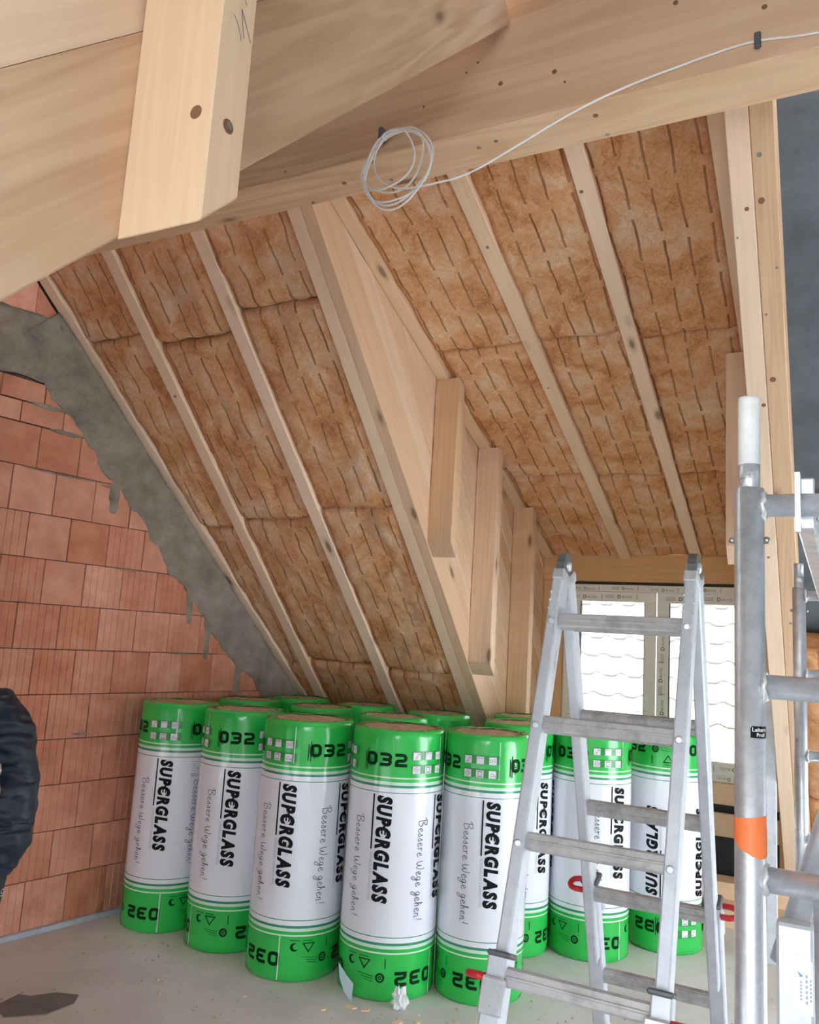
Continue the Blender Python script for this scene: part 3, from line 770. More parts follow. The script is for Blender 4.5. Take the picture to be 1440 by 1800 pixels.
def smooth_pts(p, n=3):
    if len(p) < 3: return p
    out = []
    for i in range(len(p)-1):
        p0, p1, p2, p3 = p[max(i-1, 0)], p[i], p[i+1], p[min(i+2, len(p)-1)]
        for k in range(n):
            t = k/n
            out.append(tuple(0.5*((2*p1[c])+(-p0[c]+p2[c])*t+(2*p0[c]-5*p1[c]+4*p2[c]-p3[c])*t*t+(-p0[c]+3*p1[c]-3*p2[c]+p3[c])*t**3) for c in (0, 1)))
    return out+[p[-1]]
def handwriting(body, xh, wd):
    v, f = [], []; x = 0
    for ch in body:
        adv, st = SCRIPT[ch]
        for s in st: stroke(v, f, smooth_pts([(x+p[0]*xh, p[1]*xh) for p in s]), wd)
        x += adv*xh
    return v, f, x

# ------------------------------------------------------------------ insulation rolls
RH, RR = 1.262, 0.220
def cyl(u, z, e=0.0022):
    a = u/RR; return Vector(((RR+e)*math.sin(a), -(RR+e)*math.cos(a), z))
def roll_body():
    # profile rings (z, radius, material of the band above it)
    G, Wt, D, P = 0, 1, 2, 3
    bands = [(0.000, G), (0.214, P), (0.221, G), (0.237, P), (0.252, D), (0.264, Wt), (0.287, D), (0.291, Wt),
             (0.958, D), (0.962, Wt), (0.985, D), (0.997, P), (1.012, G), (1.028, P), (1.035, G)]
    zs = [b[0] for b in bands]
    extra = [0.04, 0.10, 0.16, 0.40, 0.52, 0.64, 0.76, 0.88, 1.10, 1.16, 1.21]
    allz = sorted(zs+extra)
    def matat(z):
        m = G
        for b in bands:
            if b[0] <= z+1e-6: m = b[1]
        return m
    seg = 96; prof = [(0.90, 0.004), (0.985, 0.0)] if False else []
    ring = []
    ring.append((0.955, 0.0, G)); ring.append((0.995, 0.006, G))
    for z in allz:
        if z > 0.008: ring.append((1.0, z, matat(z)))
    ring.append((1.0, RH-0.035, G)); ring.append((0.992, RH-0.015, G)); ring.append((0.965, RH-0.004, G)); ring.append((0.92, RH, G)); ring.append((0.0, 0, G))
    ring.pop()
    v, f, mi = [], [], []
    for r, z, m in ring:
        for k in range(seg):
            a = 2*math.pi*k/seg
            wr = 0.0
            if 0.02 < z < RH-0.02: wr = 0.0009*noise.noise((math.cos(a)*3, math.sin(a)*3, z*2.5)) + 0.0004*noise.noise((math.cos(a)*9, math.sin(a)*9, z*5))
            if z >= RH-0.036: wr = 0.004*noise.noise((math.cos(a)*5, math.sin(a)*5, 2.0))
            rr = RR*r+wr
            v.append((rr*math.sin(a), -rr*math.cos(a), z+(0.004*noise.noise((math.cos(a)*4, math.sin(a)*4, 7)) if z > RH-0.02 else 0)))
    n = len(ring)
    for i in range(n-1):
        for k in range(seg):
            f.append((i*seg+k, i*seg+(k+1) % seg, (i+1)*seg+(k+1) % seg, (i+1)*seg+k)); mi.append(ring[i][2])
    # film folded over the ends with a ragged inner edge
    for top in (True, False):
        b = (n-1)*seg if top else 0; s = len(v)
        for k in range(seg):
            a = 2*math.pi*k/seg
            q = 0.80+0.06*noise.noise((math.cos(a)*2.3, math.sin(a)*2.3, 4 if top else 9)) + 0.045*noise.noise((math.cos(a)*9, math.sin(a)*9, 3))
            z = RH-0.004+0.006*noise.noise((math.cos(a)*6, math.sin(a)*6, 8)) if top else 0.0
            v.append((RR*q*math.sin(a), -RR*q*math.cos(a), z))
        for k in range(seg):
            j = (k+1) % seg
            f.append((b+k, b+j, s+j, s+k) if top else (b+j, b+k, s+k, s+j)); mi.append(G)
    me = mesh('film_wrap', v, f, True)
    for m in (M_GREEN, M_WHITE, M_DGREEN, M_PALE): me.materials.append(m)
    for p, m in zip(me.polygons, mi): p.material_index = m
    return me
ROLL_ME = roll_body()
def wool_end():
    v, f = [(0, 0, RH-0.012)], []; seg = 48; rs = [0.15, 0.35, 0.55, 0.72, 0.90]
    for i, r in enumerate(rs):
        for k in range(seg):
            a = 2*math.pi*k/seg
            v.append((RR*r*math.sin(a), -RR*r*math.cos(a), RH-0.008+0.006*noise.noise((r*9*math.cos(a), r*9*math.sin(a), 1))))
    for k in range(seg): f.append((0, 1+k, 1+(k+1) % seg))
    for i in range(len(rs)-1):
        for k in range(seg): f.append((1+i*seg+k, 1+(i+1)*seg+k, 1+(i+1)*seg+(k+1) % seg, 1+i*seg+(k+1) % seg))
    return mesh('wool_end', v, f, True)
WEND_ME = wool_end()
WEND_LO = WEND_ME.copy()
for vv in WEND_LO.vertices: vv.co.z = RH - vv.co.z + 0.0 - 0.0
WEND_LO.materials.clear()
# lettering in unrolled coordinates: u to the right, z up
def down(v, u0, ztop):     # text turned to read downwards, letter tops to the right
    return [(u0+y, ztop-x) for x, y in v]
def logo_mesh():
    V, F = [], []
    def add(v, f):
        b = len(V); V.extend(v); F.extend([tuple(i+b for i in q) for q in f])
    parts = [('S', 0), ('U', 0), ('P', 0), ('\u20ac', 0), ('R', 0), ('G', 0), ('L', 0), ('A', 0), ('S', 0), ('S', 0)]
    x = 0.0; size = 0.093; lens = []
    for ch, _ in parts:
        v, f = text_polys('C' if ch == '\u20ac' else ch, size, 0.16, 0.0060, 1.0, 0.86)
        if not v: continue
        mn = min(p[0] for p in v); mx = max(p[0] for p in v)
        v = [(p[0]-mn+x, p[1]) for p in v]
        add(down(v, 0.0, 0.945), f)
        if ch == '\u20ac':      # the two cross bars and the star shaped spur of the logo's E
            vv, ff = [], []
            stroke(vv, ff, [(x+0.010, 0.042), (x+0.043, 0.042)], 0.008); stroke(vv, ff, [(x+0.008, 0.026), (x+0.040, 0.026)], 0.008)
            stroke(vv, ff, [(x-0.006, 0.036), (x+0.008, 0.036)], 0.012)
            add(down(vv, 0.0, 0.945), ff)
        x += (mx-mn)+0.0035
        if ch == 'R' : xr = x
    sc = 0.505/x
    V2 = [(u*0.93, 0.945-(0.945-z)*sc) for u, z in V]
    vv, ff = [], []
    stroke(vv, ff, [(-0.022, 0.95), (-0.022, 0.95-0.262)], 0.0075)
    b = len(V2); V2 += vv; F += [tuple(i+b for i in q) for q in ff]
    return flat_mesh('logo_lettering', V2, F, cyl, 0.012)
LOGO_ME = logo_mesh()
def sub_mesh():
    v, f = text_polys('SUPERGLASS D\u00c4MMSTOFFE', 0.0165, 0, 0, 1.15)
    v = down(v, -0.026, 0.675); return flat_mesh('small_lettering', v, f, cyl, 0.012)
SUB_ME = sub_mesh()
def slogan_mesh():
    v, f, L_ = handwriting('Bessere Wege gehen!', 0.0235, 0.0028)
    s = 0.475/L_; v = [(x*s, y) for x, y in v]
    return flat_mesh('slogan_lettering', down(v, 0, 0.835), f, cyl, 0.012)
SLOG_ME = slogan_mesh()
def num_mesh(zc, flip):
    v, f = digits032(); v = [((-x if flip else x), zc+((0.033-y) if flip else (y-0.033))) for x, y in v]
    return flat_mesh('grade_number', v, f, cyl, 0.010)
NUMT_ME, NUMB_ME = num_mesh(1.118, False), num_mesh(0.105, True)
def picto_mesh():
    V, F, MI = [], [], []
    def quad(x0, y0, x1, y1, m):
        b = len(V); V.extend([(x0, y0), (x1, y0), (x1, y1), (x0, y1)]); F.append((b, b+1, b+2, b+3)); MI.append(m)
    return quad, V, F, MI
def picto_parts():
    V, F = [], []           # white tiles
    Vd, Fd = [], []         # drawing on tiles and faint captions
    for r in range(2):
        for c in range(3):
            x = -0.062+0.062*c; y = 1.140-0.066*r; s = 0.0185
            b = len(V); V.extend([(x-s, y-s), (x+s, y-s), (x+s, y+s), (x-s, y+s)]); F.append((b, b+1, b+2, b+3))
            k = r*3+c
            g = lambda p, w=0.0028, cl=False: stroke(Vd, Fd, [(x+a*s, y+q*s) for a, q in p], w, cl)
            g([(-1, -1), (1, -1), (1, 1), (-1, 1)], 0.0018, True)
            if k == 0: g([(-0.2, -0.8), (0.0, 0.1), (0.3, 0.6)]); g([(0.3, 0.7), (0.8, 0.3)], 0.005); g([(-0.5, -0.6), (0.3, -0.2)])
            if k == 1: g([(-0.8, 0.7), (-0.3, 0.8), (0.1, 0.55), (0.8, 0.5)]); g([(-0.8, 0.3), (-0.4, 0.5)])
            if k == 2: g([(-0.7, 0.3), (-0.1, 0.4), (-0.2, -0.3), (-0.7, -0.4)], 0.0022, True); g([(0.2, 0.6), (0.7, 0.5), (0.6, -0.2), (0.1, -0.6)]); g([(-0.2, 0), (0.6, 0.1)])
            if k == 3: g(arc(0, 0, 0.65, 0.75, 0, 360, 12)[:-1], 0.0022, True); g(arc(0, 0, 0.35, 0.45, 0, 360, 10)[:-1], 0.002, True); g([(-0.4, 0.2), (0.5, -0.1)])
            if k == 4: g([(-0.45, -0.55), (0.45, -0.55), (0.45, 0.55), (-0.45, 0.55)], 0.0035, True); g([(-0.7, 0.7), (0.7, 0.7)], 0.004); g([(-0.7, -0.7), (0.7, -0.7)], 0.004)
            if k == 5: g([(-0.6, -0.4), (-0.2, 0.3), (0.3, 0.1), (0.2, -0.5)], 0.0025, True); g([(0.6, -0.1), (0.75, -0.7)], 0.006)
    Vp, Fp = [(-0.085, 1.122), (0.100, 1.122), (0.100, 1.164), (-0.085, 1.164), (-0.085, 1.056), (0.100, 1.056), (0.100, 1.098), (-0.085, 1.098)], [(0, 1, 2, 3), (4, 5, 6, 7)]
    Vl, Fl = [], []         # little brand mark with upright lines
    for i, (h0, h1) in enumerate(((1.065, 1.150), (1.060, 1.165), (1.10, 1.142))): stroke(Vl, Fl, [(0.155+0.011*i, h0), (0.155+0.011*i, h1)], 0.0042)
    for i, wdt in enumerate((0.002, 0.007, 0.011, 0.007, 0.004)): stroke(Vl, Fl, [(0.180, 1.122-0.010*i), (0.180+wdt*1.6, 1.119-0.010*i)], 0.004)
    return (flat_mesh('pictogram_tiles', V, F, lambda u, z: cyl(u, z, 0.0027), 0.012), flat_mesh('pictogram_drawing', Vd, Fd, lambda u, z: cyl(u, z, 0.0032), 0.012),
            flat_mesh('pictogram_panel', Vp, Fp, lambda u, z: cyl(u, z, 0.0022), 0.012), flat_mesh('brand_mark', Vl, Fl, cyl, 0.012))
PT_ME, PD_ME, PP_ME, PL_ME = picto_parts()
def symbols_mesh():
    V, F = [], []
    cx, cy = -0.070, 0.165
    outer = arc(cx, cy, 0.019, 0.020, 40, 320, 12); inner = arc(cx+0.007, cy+0.002, 0.013, 0.014, 320, 40, 12)
    b = len(V); V.extend(outer+inner); n = len(outer)
    for i in range(n-1): F.append((b+i, b+i+1, b+2*n-2-i, b+2*n-1-i))
    stroke(V, F, [(-0.030, 0.183), (0.022, 0.183), (-0.004, 0.143)], 0.005, True)
    stroke(V, F, [(0.090, 0.150), (0.090, 0.195)], 0.004)
    stroke(V, F, arc(0.070, 0.108, 0.016, 0.018, 0, 360, 18)[:-1], 0.008, True); stroke(V, F, arc(0.070, 0.108, 0.006, 0.007, 0, 360, 8)[:-1], 0.004, True)
    for i in range(3): stroke(V, F, [(-0.03+0.012*i, 0.120-0.012*i), (0.040, 0.112-0.012*i)], 0.0022)
    for x_ in (-0.09, -0.03): stroke(V, F, [(x_, 0.197), (x_+0.045, 0.195)], 0.003)
    return flat_mesh('recycling_marks', V, F, cyl, 0.010)
SYM_ME = symbols_mesh()
for me, m in ((LOGO_ME, M_BLACK), (SUB_ME, M_GREYP), (SLOG_ME, M_INK), (NUMT_ME, M_GBLACK), (NUMB_ME, M_GBLACK), (PT_ME, M_PAPER), (PD_ME, M_GREYP), (PP_ME, M_GMID), (PL_ME, M_GBLACK), (SYM_ME, M_GBLACK)):
    me.materials.append(m)
def sticker_part(root, u):
    V, F = [(-0.045, 0.84), (0.045, 0.84), (0.045, 0.945), (-0.045, 0.945)], [(0, 1, 2, 3)]
    st = link('shipping_label', flat_mesh('shipping_label', V, F, lambda a, z: cyl(a, z, 0.0030), 0.012), root, M_PAPER, Matrix.Rotation(u, 4, 'Z'))
    v, f = [], []
    for i in range(9): stroke(v, f, [(-0.036+0.0035*i, 0.850), (-0.036+0.0035*i, 0.872)], 0.0012 + 0.0008*(i % 3))
    stroke(v, f, [(-0.038, 0.936), (0.0, 0.936)], 0.003)
    for i in range(4): stroke(v, f, [(-0.036, 0.922-0.012*i), (-0.012, 0.922-0.012*i)], 0.0022)
    for i in range(5): stroke(v, f, [(0.004+0.006*i, 0.848), (0.004+0.006*i, 0.862)], 0.003)
    stroke(v, f, [(0.000, 0.895), (0.012, 0.895)], 0.011)
    link('label_print', flat_mesh('label_print', v, f, lambda a, z: cyl(a, z, 0.0036), 0.012), st, M_GREYP)
def make_roll(x, y, r, label, th=None, top=None, bot=None, flip=False, sticker=None, tilt=(0, 0)):
    """th / top / bot: turn (degrees, clockwise seen from above towards the right) of logo, top and bottom prints as seen from the camera"""
    root = empty('insulation_roll', (x, y, 0), 0, label, 'insulation roll', 'green and white insulation rolls standing on the floor')
    base = math.atan2(x, y)          # direction from the camera, so that 0 degrees faces it
    root.scale = (r/RR, r/RR, 1.0)
    if flip: root.location.z = RH; root.rotation_euler = (math.pi, 0, math.pi + 0.0)
    link('film_wrap', ROLL_ME, root); link('wool_end', WEND_ME, root, M_WEND); link('wool_end', WEND_LO, root, M_WEND)
    def ang(d): return Matrix.Rotation((rad(d) - base)*(1 if not flip else 1), 4, 'Z')
    if th is not None:
        for k in range(4):
            a = ang(th+80*k)
            if flip: a = Matrix.Rotation(-(rad(th+80*k) - base), 4, 'Z')
            link('logo_lettering', LOGO_ME, root, None, a)
            link('small_lettering', SUB_ME, root, None, a)['kind'] = 'stuff'
            link('slogan_lettering', SLOG_ME, root, None, a @ Matrix.Rotation(-0.115/RR, 4, 'Z'))
        for k in range(3):
            for off, d, mes in ((top, 0, [('grade_number', NUMT_ME)]), (top, 53, [('pictogram_panel', PP_ME), ('pictogram_tiles', PT_ME), ('pictogram_drawing', PD_ME), ('brand_mark', PL_ME)]), (bot, 0, [('grade_number', NUMB_ME)]), (bot, 60, [('recycling_marks', SYM_ME)])):
                a = ang(off+d+120*k)
                if flip: a = Matrix.Rotation(-(rad(off+d+120*k) - base), 4, 'Z')
                for nm, me in mes:
                    q_ = link(nm, me, root, None, a)
                    if nm != 'grade_number': q_['kind'] = 'stuff'
        # welded seam of the film
        for za, zb_ in ((0.01, 0.212), (1.05, RH-0.03)):
            s = flat_mesh('film_seam', [(-0.0022, za), (0.0022, za), (0.0022, zb_), (-0.0022, zb_)], [(0, 1, 2, 3)], cyl)
            link('film_seam', s, root, M_PALE, ang(bot+24) if not flip else Matrix.Rotation(1.0, 4, 'Z'))
    if sticker is not None: sticker_part(root, rad(sticker)-base)
    return root
make_roll(-3.565, 3.95, 0.226, 'insulation roll nearest the brick wall, with a white shipping label', -20, 45, -27, sticker=33)
make_roll(-3.075, 3.95, 0.228, 'insulation roll second from the brick wall, front row', -15, -9, -82)
make_roll(-2.575, 3.88, 0.242, 'insulation roll third from the brick wall, front row', -26, 28, -40)
make_roll(-2.065, 3.97, 0.243, 'insulation roll with a torn pale film scrap at its foot, fourth in the front row', -20, -14, 36)
make_roll(-1.645, 4.18, 0.222, 'insulation roll directly left of the ladder, fifth in the front row', 3, -62, -8)
make_roll(-1.33, 5.09, 0.232, 'insulation roll seen through the ladder, middle of three', 36, -30, 24)
make_roll(-0.965, 5.48, 0.222, 'upside down insulation roll behind the right side of the ladder', -12, -22, 62, flip=True)
make_roll(-1.72, 4.86, 0.210, 'insulation roll in the second row, just behind the left ladder rail', -38, -42, -55)
make_roll(-3.50, 4.53, 0.205, 'insulation roll in the second row against the brick wall')
make_roll(-2.96, 4.58, 0.205, 'insulation roll in the second row, second from the brick wall')
make_roll(-2.38, 4.48, 0.210, 'insulation roll with clear film over its end, second row behind the fourth front roll')
make_roll(-3.43, 5.03, 0.200, 'insulation roll in the back row nearest the brick wall')
make_roll(-2.88, 5.02, 0.200, 'insulation roll in the back row, second from the brick wall')
make_roll(-2.30, 4.96, 0.205, 'insulation roll in the back row below the doubled cheek rafter')
make_roll(-1.87, 5.37, 0.195, 'insulation roll in the back row below the cheek studs')

# ------------------------------------------------------------------ folding telescopic ladder
lad = empty('step_ladder', (-0.51, 2.275, 0), 0, 'aluminium telescopic folding ladder with red latches, standing before the rolls', 'ladder')
LO = Vector(lad.location)
def lpart(o): o.parent = lad; o.matrix_basis = Matrix.Translation(-LO) @ o.matrix_basis; return o
SL = 0.373
def lad_y(z, front, out=0.0):
    d = 0.075 + (1.787-z)*SL
    return 2.275 - d if front else 2.275 + d
RZ = [1.787, 1.519, 1.250, 0.982, 0.714, 0.446, 0.178]
cs = 1/math.sqrt(1+SL*SL)
def rail(name, front, xa, xb, zt, zb, dep, outw, mat, seg=None):
    """rail between heights, box section; outw shifts it to the outside of the A"""
    sg = -1 if front else 1
    top = Vector((xa, lad_y(zt, front), zt)); bot = Vector((xa, lad_y(zb, front), zb))
    ex = (bot-top).normalized(); ey = Vector((1, 0, 0)); ez = ex.cross(ey)    # ez points to +-y
    out = Vector((0, sg*cs, (SL*cs)))      # outward normal of the A
    if ez.dot(out) < 0: org = top - ez*0 + out*(outw) + out*dep/2
    else: org = top + out*(outw) - out*dep/2
    o = timber(name, org, ex, (bot-top).length, xb-xa, dep, mat, ey=ey, bev=0.004)
    return lpart(o)
for front in (True, False):
    sg = -1 if front else 1
    for xa, xb in ((-0.702, -0.672), (-0.350, -0.320)):
        rail('inner_rail', front, xa, xb, 1.905, 0.775, 0.062, 0.0, M_ALUW)
        dx = -0.006 if xa < -0.5 else 0.0
        rail('outer_rail', front, xa-0.004+dx, xb+0.004+(0.006 if xa > -0.5 else 0), 1.015, 0.03, 0.048, 0.024, M_ALUW)
        rail('rubber_foot', front, xa-0.008, xb+0.008, 0.045, 0.004, 0.066, 0.024, M_HINGE)
        rail('end_cap', front, xa-0.012, xb+0.012, 1.020, 1.008, 0.062, 0.022, M_HINGE)
        # sliding guide clip on the outer rail
        rail('guide_clip', front, xa-0.012, xb+0.012, 0.97, 0.90, 0.020, 0.052, M_ALU)
        # red latch: a D shaped handle sticking out sideways
        s = -1 if xa < -0.5 else 1
        zl = 0.995 if not front else 0.975
        yl = lad_y(zl, front) + sg*0.028; x_ = (xa-0.010) if s < 0 else (xb+0.010)
        ov = Vector((0, sg*cs, SL*cs)); cc = Vector((x_, yl, zl))
        hp = [cc + Vector((s*a_, 0, 0)) + ov*b_ for a_, b_ in ((0.0, -0.026), (0.022, -0.026), (0.036, -0.020), (0.043, -0.008), (0.043, 0.008), (0.036, 0.020), (0.022, 0.026), (0.0, 0.026))]
        lpart(tube('latch_handle', hp, 0.0085, M_RED, seg=10))
        # rivet caps of the rungs
        for zr in RZ[:3]:
            lpart(lathe('rivet', [(0.010, 0.0), (0.010, 0.002), (0.006, 0.004)], M_ALU, seg=12, M=frame((( xa+xb)/2, lad_y(zr, front)+sg*0.0315/cs, zr), (1, 0, 0), (0, 0, 1) if front else (0, 0, -1), (0, -1, 0) if front else (0, 1, 0))))
        # pressed dimples at the hinge end
        for q in range(3):
            zz = 1.868-0.022*q
            for xx in (xa+0.003, xb-0.003):
                lpart(lathe('dimple', [(0.0045, 0.0), (0.0035, 0.003), (0.001, 0.004)], M_ALU, seg=8, M=frame((xx, lad_y(zz, front)+sg*0.0315/cs, zz), (1, 0, 0), (0, 0, 1) if front else (0, 0, -1), (0, -1, 0) if front else (0, 1, 0))))
    for i, zr in enumerate(RZ):
        inner = i < 4 if not front else i < 3
        ex_ = 0.004 if inner else 0.012
        xa, xb = -0.672-ex_+0.004, -0.350+ex_-0.004
        yc = lad_y(zr, front) + (0 if inner else sg*0.022)
        bm = bmesh.new(); tilt = math.atan(SL)*(1 if front else -1)
        Mx = Matrix.Translation((0, yc, zr)) @ Matrix.Rotation(-tilt, 4, 'X')
        h_, d_ = 0.040, 0.030
        prof = [(-d_/2, -h_/2+0.004), (-d_/2, -0.004), (-d_/2-0.0025, -0.002), (-d_/2-0.0025, 0.002), (-d_/2, 0.004), (-d_/2, h_/2-0.004), (-d_/2+0.004, h_/2), (-0.006, h_/2), (-0.005, h_/2+0.002), (-0.002, h_/2+0.002), (-0.001, h_/2), (d_/2-0.004, h_/2), (d_/2, h_/2-0.004),
                (d_/2, 0.004), (d_/2+0.0025, 0.002), (d_/2+0.0025, -0.002), (d_/2, -0.004), (d_/2, -h_/2+0.004), (d_/2-0.004, -h_/2), (-d_/2+0.004, -h_/2)]
        A = [bm.verts.new(Mx @ Vector((xa, y_, z_))) for y_, z_ in prof]; Bv = [bm.verts.new(Mx @ Vector((xb, y_, z_))) for y_, z_ in prof]
        n = len(prof)
        for k in range(n): bm.faces.new((A[k], A[(k+1) % n], Bv[(k+1) % n], Bv[k]))
        bm.faces.new(A[::-1]); bm.faces.new(Bv)
        lpart(link('rung', bm_mesh('rung', bm), None, M_RUNG))
for xa, xb in ((-0.702, -0.672), (-0.350, -0.320)):
    xm = (xa+xb)/2
    hx = frame((xm-0.011, 2.275, 1.930), (0, 1, 0), (0, 0, 1), (1, 0, 0))
    pts = [(-0.060, -0.095), (-0.030, -0.105), (-0.012, -0.02), (0.012, -0.02), (0.030, -0.105), (0.060, -0.095), (0.047, -0.02), (0.040, 0.024)] + arc(0, 0.022, 0.036, 0.032, 10, 170, 8) + [(-0.040, 0.024), (-0.047, -0.02)]
    lpart(prism('hinge', pts, 0.022, hx, M_HINGE))
    lpart(lathe('hinge_pin', [(0.015, 0), (0.015, 0.034), (0.010, 0.037)], M_ALU, seg=16, M=frame((xm-0.018, 2.275, 1.945), (0, 1, 0), (0, 0, 1), (1, 0, 0))))
    for front in (True, False):
        rail('hinge_sleeve', front, xa-0.003, xb+0.003, 1.925, 1.895, 0.068, 0.0, M_ALU)
# tread marking on the left front rail
v, f = text_polys('EN 131', 0.016)
o = link('rail_print', flat_mesh('rail_print', v, f), None, M_HINGE, frame((-0.6715, lad_y(1.66, True)+0.010, 1.66), Vector((0, SL*cs*0.95, cs)), Vector((0, -cs, SL*cs)), (1, 0, 0))); lpart(o)

# ------------------------------------------------------------------ aluminium scaffold tower
scf = empty('scaffold_tower', (-0.131, 1.50, 0), 0, 'aluminium scaffold tower with welded tube frames and a platform', 'scaffold')
SO = Vector(scf.location)
def spart(o): o.parent = scf; o.matrix_basis = Matrix.Translation(-SO) @ o.matrix_basis; return o
SRZ = [1.974, 1.672, 1.371, 1.070, 0.770, 0.470]
XP, XP2 = -0.131, 0.60
for yf in (1.50, 3.55):
    near = yf < 2
    for xp in (XP, XP2):
        spart(tube('upright_tube', [(xp, yf, 0.16), (xp, yf, 2.004)], 0.0240, M_ALU, seg=28))
        zt_ = 2.166 if near else 2.10
        spart(lathe('spigot', [(0.0176, 1.99), (0.0176, 2.046)], M_ALU, seg=24, loc=(xp, yf, 0)))
        spart(lathe('spigot_end', [(0.0180, 2.046), (0.0180, zt_-0.006), (0.0172, zt_)], M_PAINT if near else M_ALU, seg=24, loc=(xp, yf, 0)))
        spart(lathe('castor_foot', [(0.03, 0.0), (0.055, 0.004), (0.055, 0.02), (0.02, 0.04), (0.018, 0.2)], M_HINGE, seg=20, loc=(xp, yf, 0)))
        for sx in (-1, 1):
            spart(lathe('bolt', [(0.0065, 0.0), (0.0065, 0.006), (0.004, 0.009)], M_ZINC, seg=6, M=frame((xp+sx*0.0235, yf, 1.915), (0, 1, 0), (0, 0, sx), (sx, 0, 0))))
    for zr in SRZ:
        spart(tube('rung_tube', [(XP, yf, zr), (XP2, yf, zr)], 0.0195, M_ALU, seg=24))
        for xp, s in ((XP, 1), (XP2, -1)):
            pts = [(0.0265+0.004*noise.noise((k*1.3, zr*9, s)), k) for k in range(14)]
            bm = bmesh.new(); tube_bm(bm, [(xp+s*(0.0235+0.002*math.sin(k*2.1)), yf+0.0215*math.cos(2*math.pi*k/16), zr+0.0215*math.sin(2*math.pi*k/16)) for k in range(16)], [0.0042+0.001*noise.noise((k*0.9, zr*5, 0)) for k in range(16)], 6, True)
            spart(link('weld', bm_mesh('weld', bm, True), None, M_WELD))
    if near:
        spart(tube('inner_upright', [(-0.022, yf, 0.30), (-0.022, yf, 1.356)], 0.0190, M_ALU, seg=20))
spart(tube('diagonal_brace', [(0.105, 1.556, 1.86), (-0.088, 1.556, 1.235)], 0.0200, M_ALU, seg=20))
spart(tube('horizontal_brace', [(XP2, 1.47, 0.62), (XP2, 3.58, 0.62)], 0.0200, M_ALU, seg=16))
spart(tube('horizontal_brace', [(XP-0.002, 1.47, 0.40), (XP-0.002, 3.58, 0.40)], 0.0170, M_ALU, seg=16))
# platform hooked on the top rungs
pl = empty('platform', (0, 0, 0)); pl.parent = scf; pl.matrix_basis = Matrix.Translation(-SO)
def ppart(o): o.parent = pl; return o
PX0, PX1 = -0.058, 0.545
ppart(box('side_rail', (PX0, 1.535, 1.938), (PX0+0.028, 3.515, 2.028), M_ALU, None, 0.003)); ppart(box('side_rail', (PX1-0.028, 1.535, 1.938), (PX1, 3.515, 2.028), M_ALU, None, 0.003))
ppart(box('deck_board', (PX0+0.030, 1.55, 2.012), (PX1-0.030, 3.50, 2.024), plain('phenolic_deck', (0.10, 0.085, 0.075), 0.5), None, 0.0))
for k in range(5): ppart(box('cross_bar', (PX0+0.028, 1.60+0.45*k, 1.962), (PX1-0.028, 1.635+0.45*k, 2.010), M_ALU, None, 0.002))
for yy, s in ((1.50, 1), (3.55, -1)):
    for xx in (PX0, PX1-0.014):
        ppart(prism('hook', [(-0.034, 1.925), (-0.016, 1.925), (-0.016, 1.974)] + [(0.0225*math.cos(rad(a)), 1.974+0.0225*math.sin(rad(a))) for a in (150, 120, 90, 60, 30)] + [(0.022, 1.945), (0.040, 1.940), (0.040, 2.024), (-0.034, 2.024)], 0.008, frame((xx-0.0005, yy, 0), (0, s, 0), (0, 0, 1), (s, 0, 0)) @ Matrix.Translation((0, 0, 0 if s > 0 else -0.008)), M_ALU))
# orange tape and black sticker on the near upright
bm = bmesh.new(); seg = 40
rows_ = []
for j, q in enumerate((0, 0.3, 0.34, 1.0)):
    row = []
    for k in range(seg):
        a = 2*math.pi*k/seg
        zt = 1.465 + 0.004*math.cos(a); zb = 1.418 - 0.014*math.sin(a+2.2) + 0.003*noise.noise((math.cos(a)*4, math.sin(a)*4, 0))
        rr = 0.0247 if j < 2 else 0.0252
        row.append(bm.verts.new((XP+rr*math.cos(a), 1.50+rr*math.sin(a), zt+(zb-zt)*q)))
    rows_.append(row)
for j in range(3):
    for k in range(seg): bm.faces.new((rows_[j][k], rows_[j][(k+1) % seg], rows_[j+1][(k+1) % seg], rows_[j+1][k]))
spart(link('orange_tape', bm_mesh('orange_tape', bm, True), None, M_ORANGE))
def tubewrap(u, z, e=0.0005, x=XP, y=1.50, r=0.0240, a0=0.0):
    a = u/r + a0; return Vector((x+(r+e)*math.sin(a), y-(r+e)*math.cos(a), z))
zs = 1.590
sv = [(0.0, zs), (0.036, zs), (0.036, zs+0.0185), (0.003, zs+0.0185), (0.0, zs+0.0155)]
stk = spart(link('maker_sticker', flat_mesh('maker_sticker', sv, [(0, 1, 2, 3, 4)], lambda u, z: tubewrap(u, z, a0=0.12), 0.003), None, M_BLACK))
for txt, uu, zz, sz in (('Leitern', 0.002, zs+0.0100, 0.0092), ('Profi', 0.009, zs+0.0022, 0.0080)):
    v, f = text_polys(txt, sz, 0, 0.0002); v = [(x_+uu, y_+zz) for x_, y_ in v]
    q = link('sticker_print', flat_mesh('sticker_print', v, f, lambda u, z: tubewrap(u, z, 0.0009, a0=0.12), 0.003), None, M_PAPER); q.parent = stk

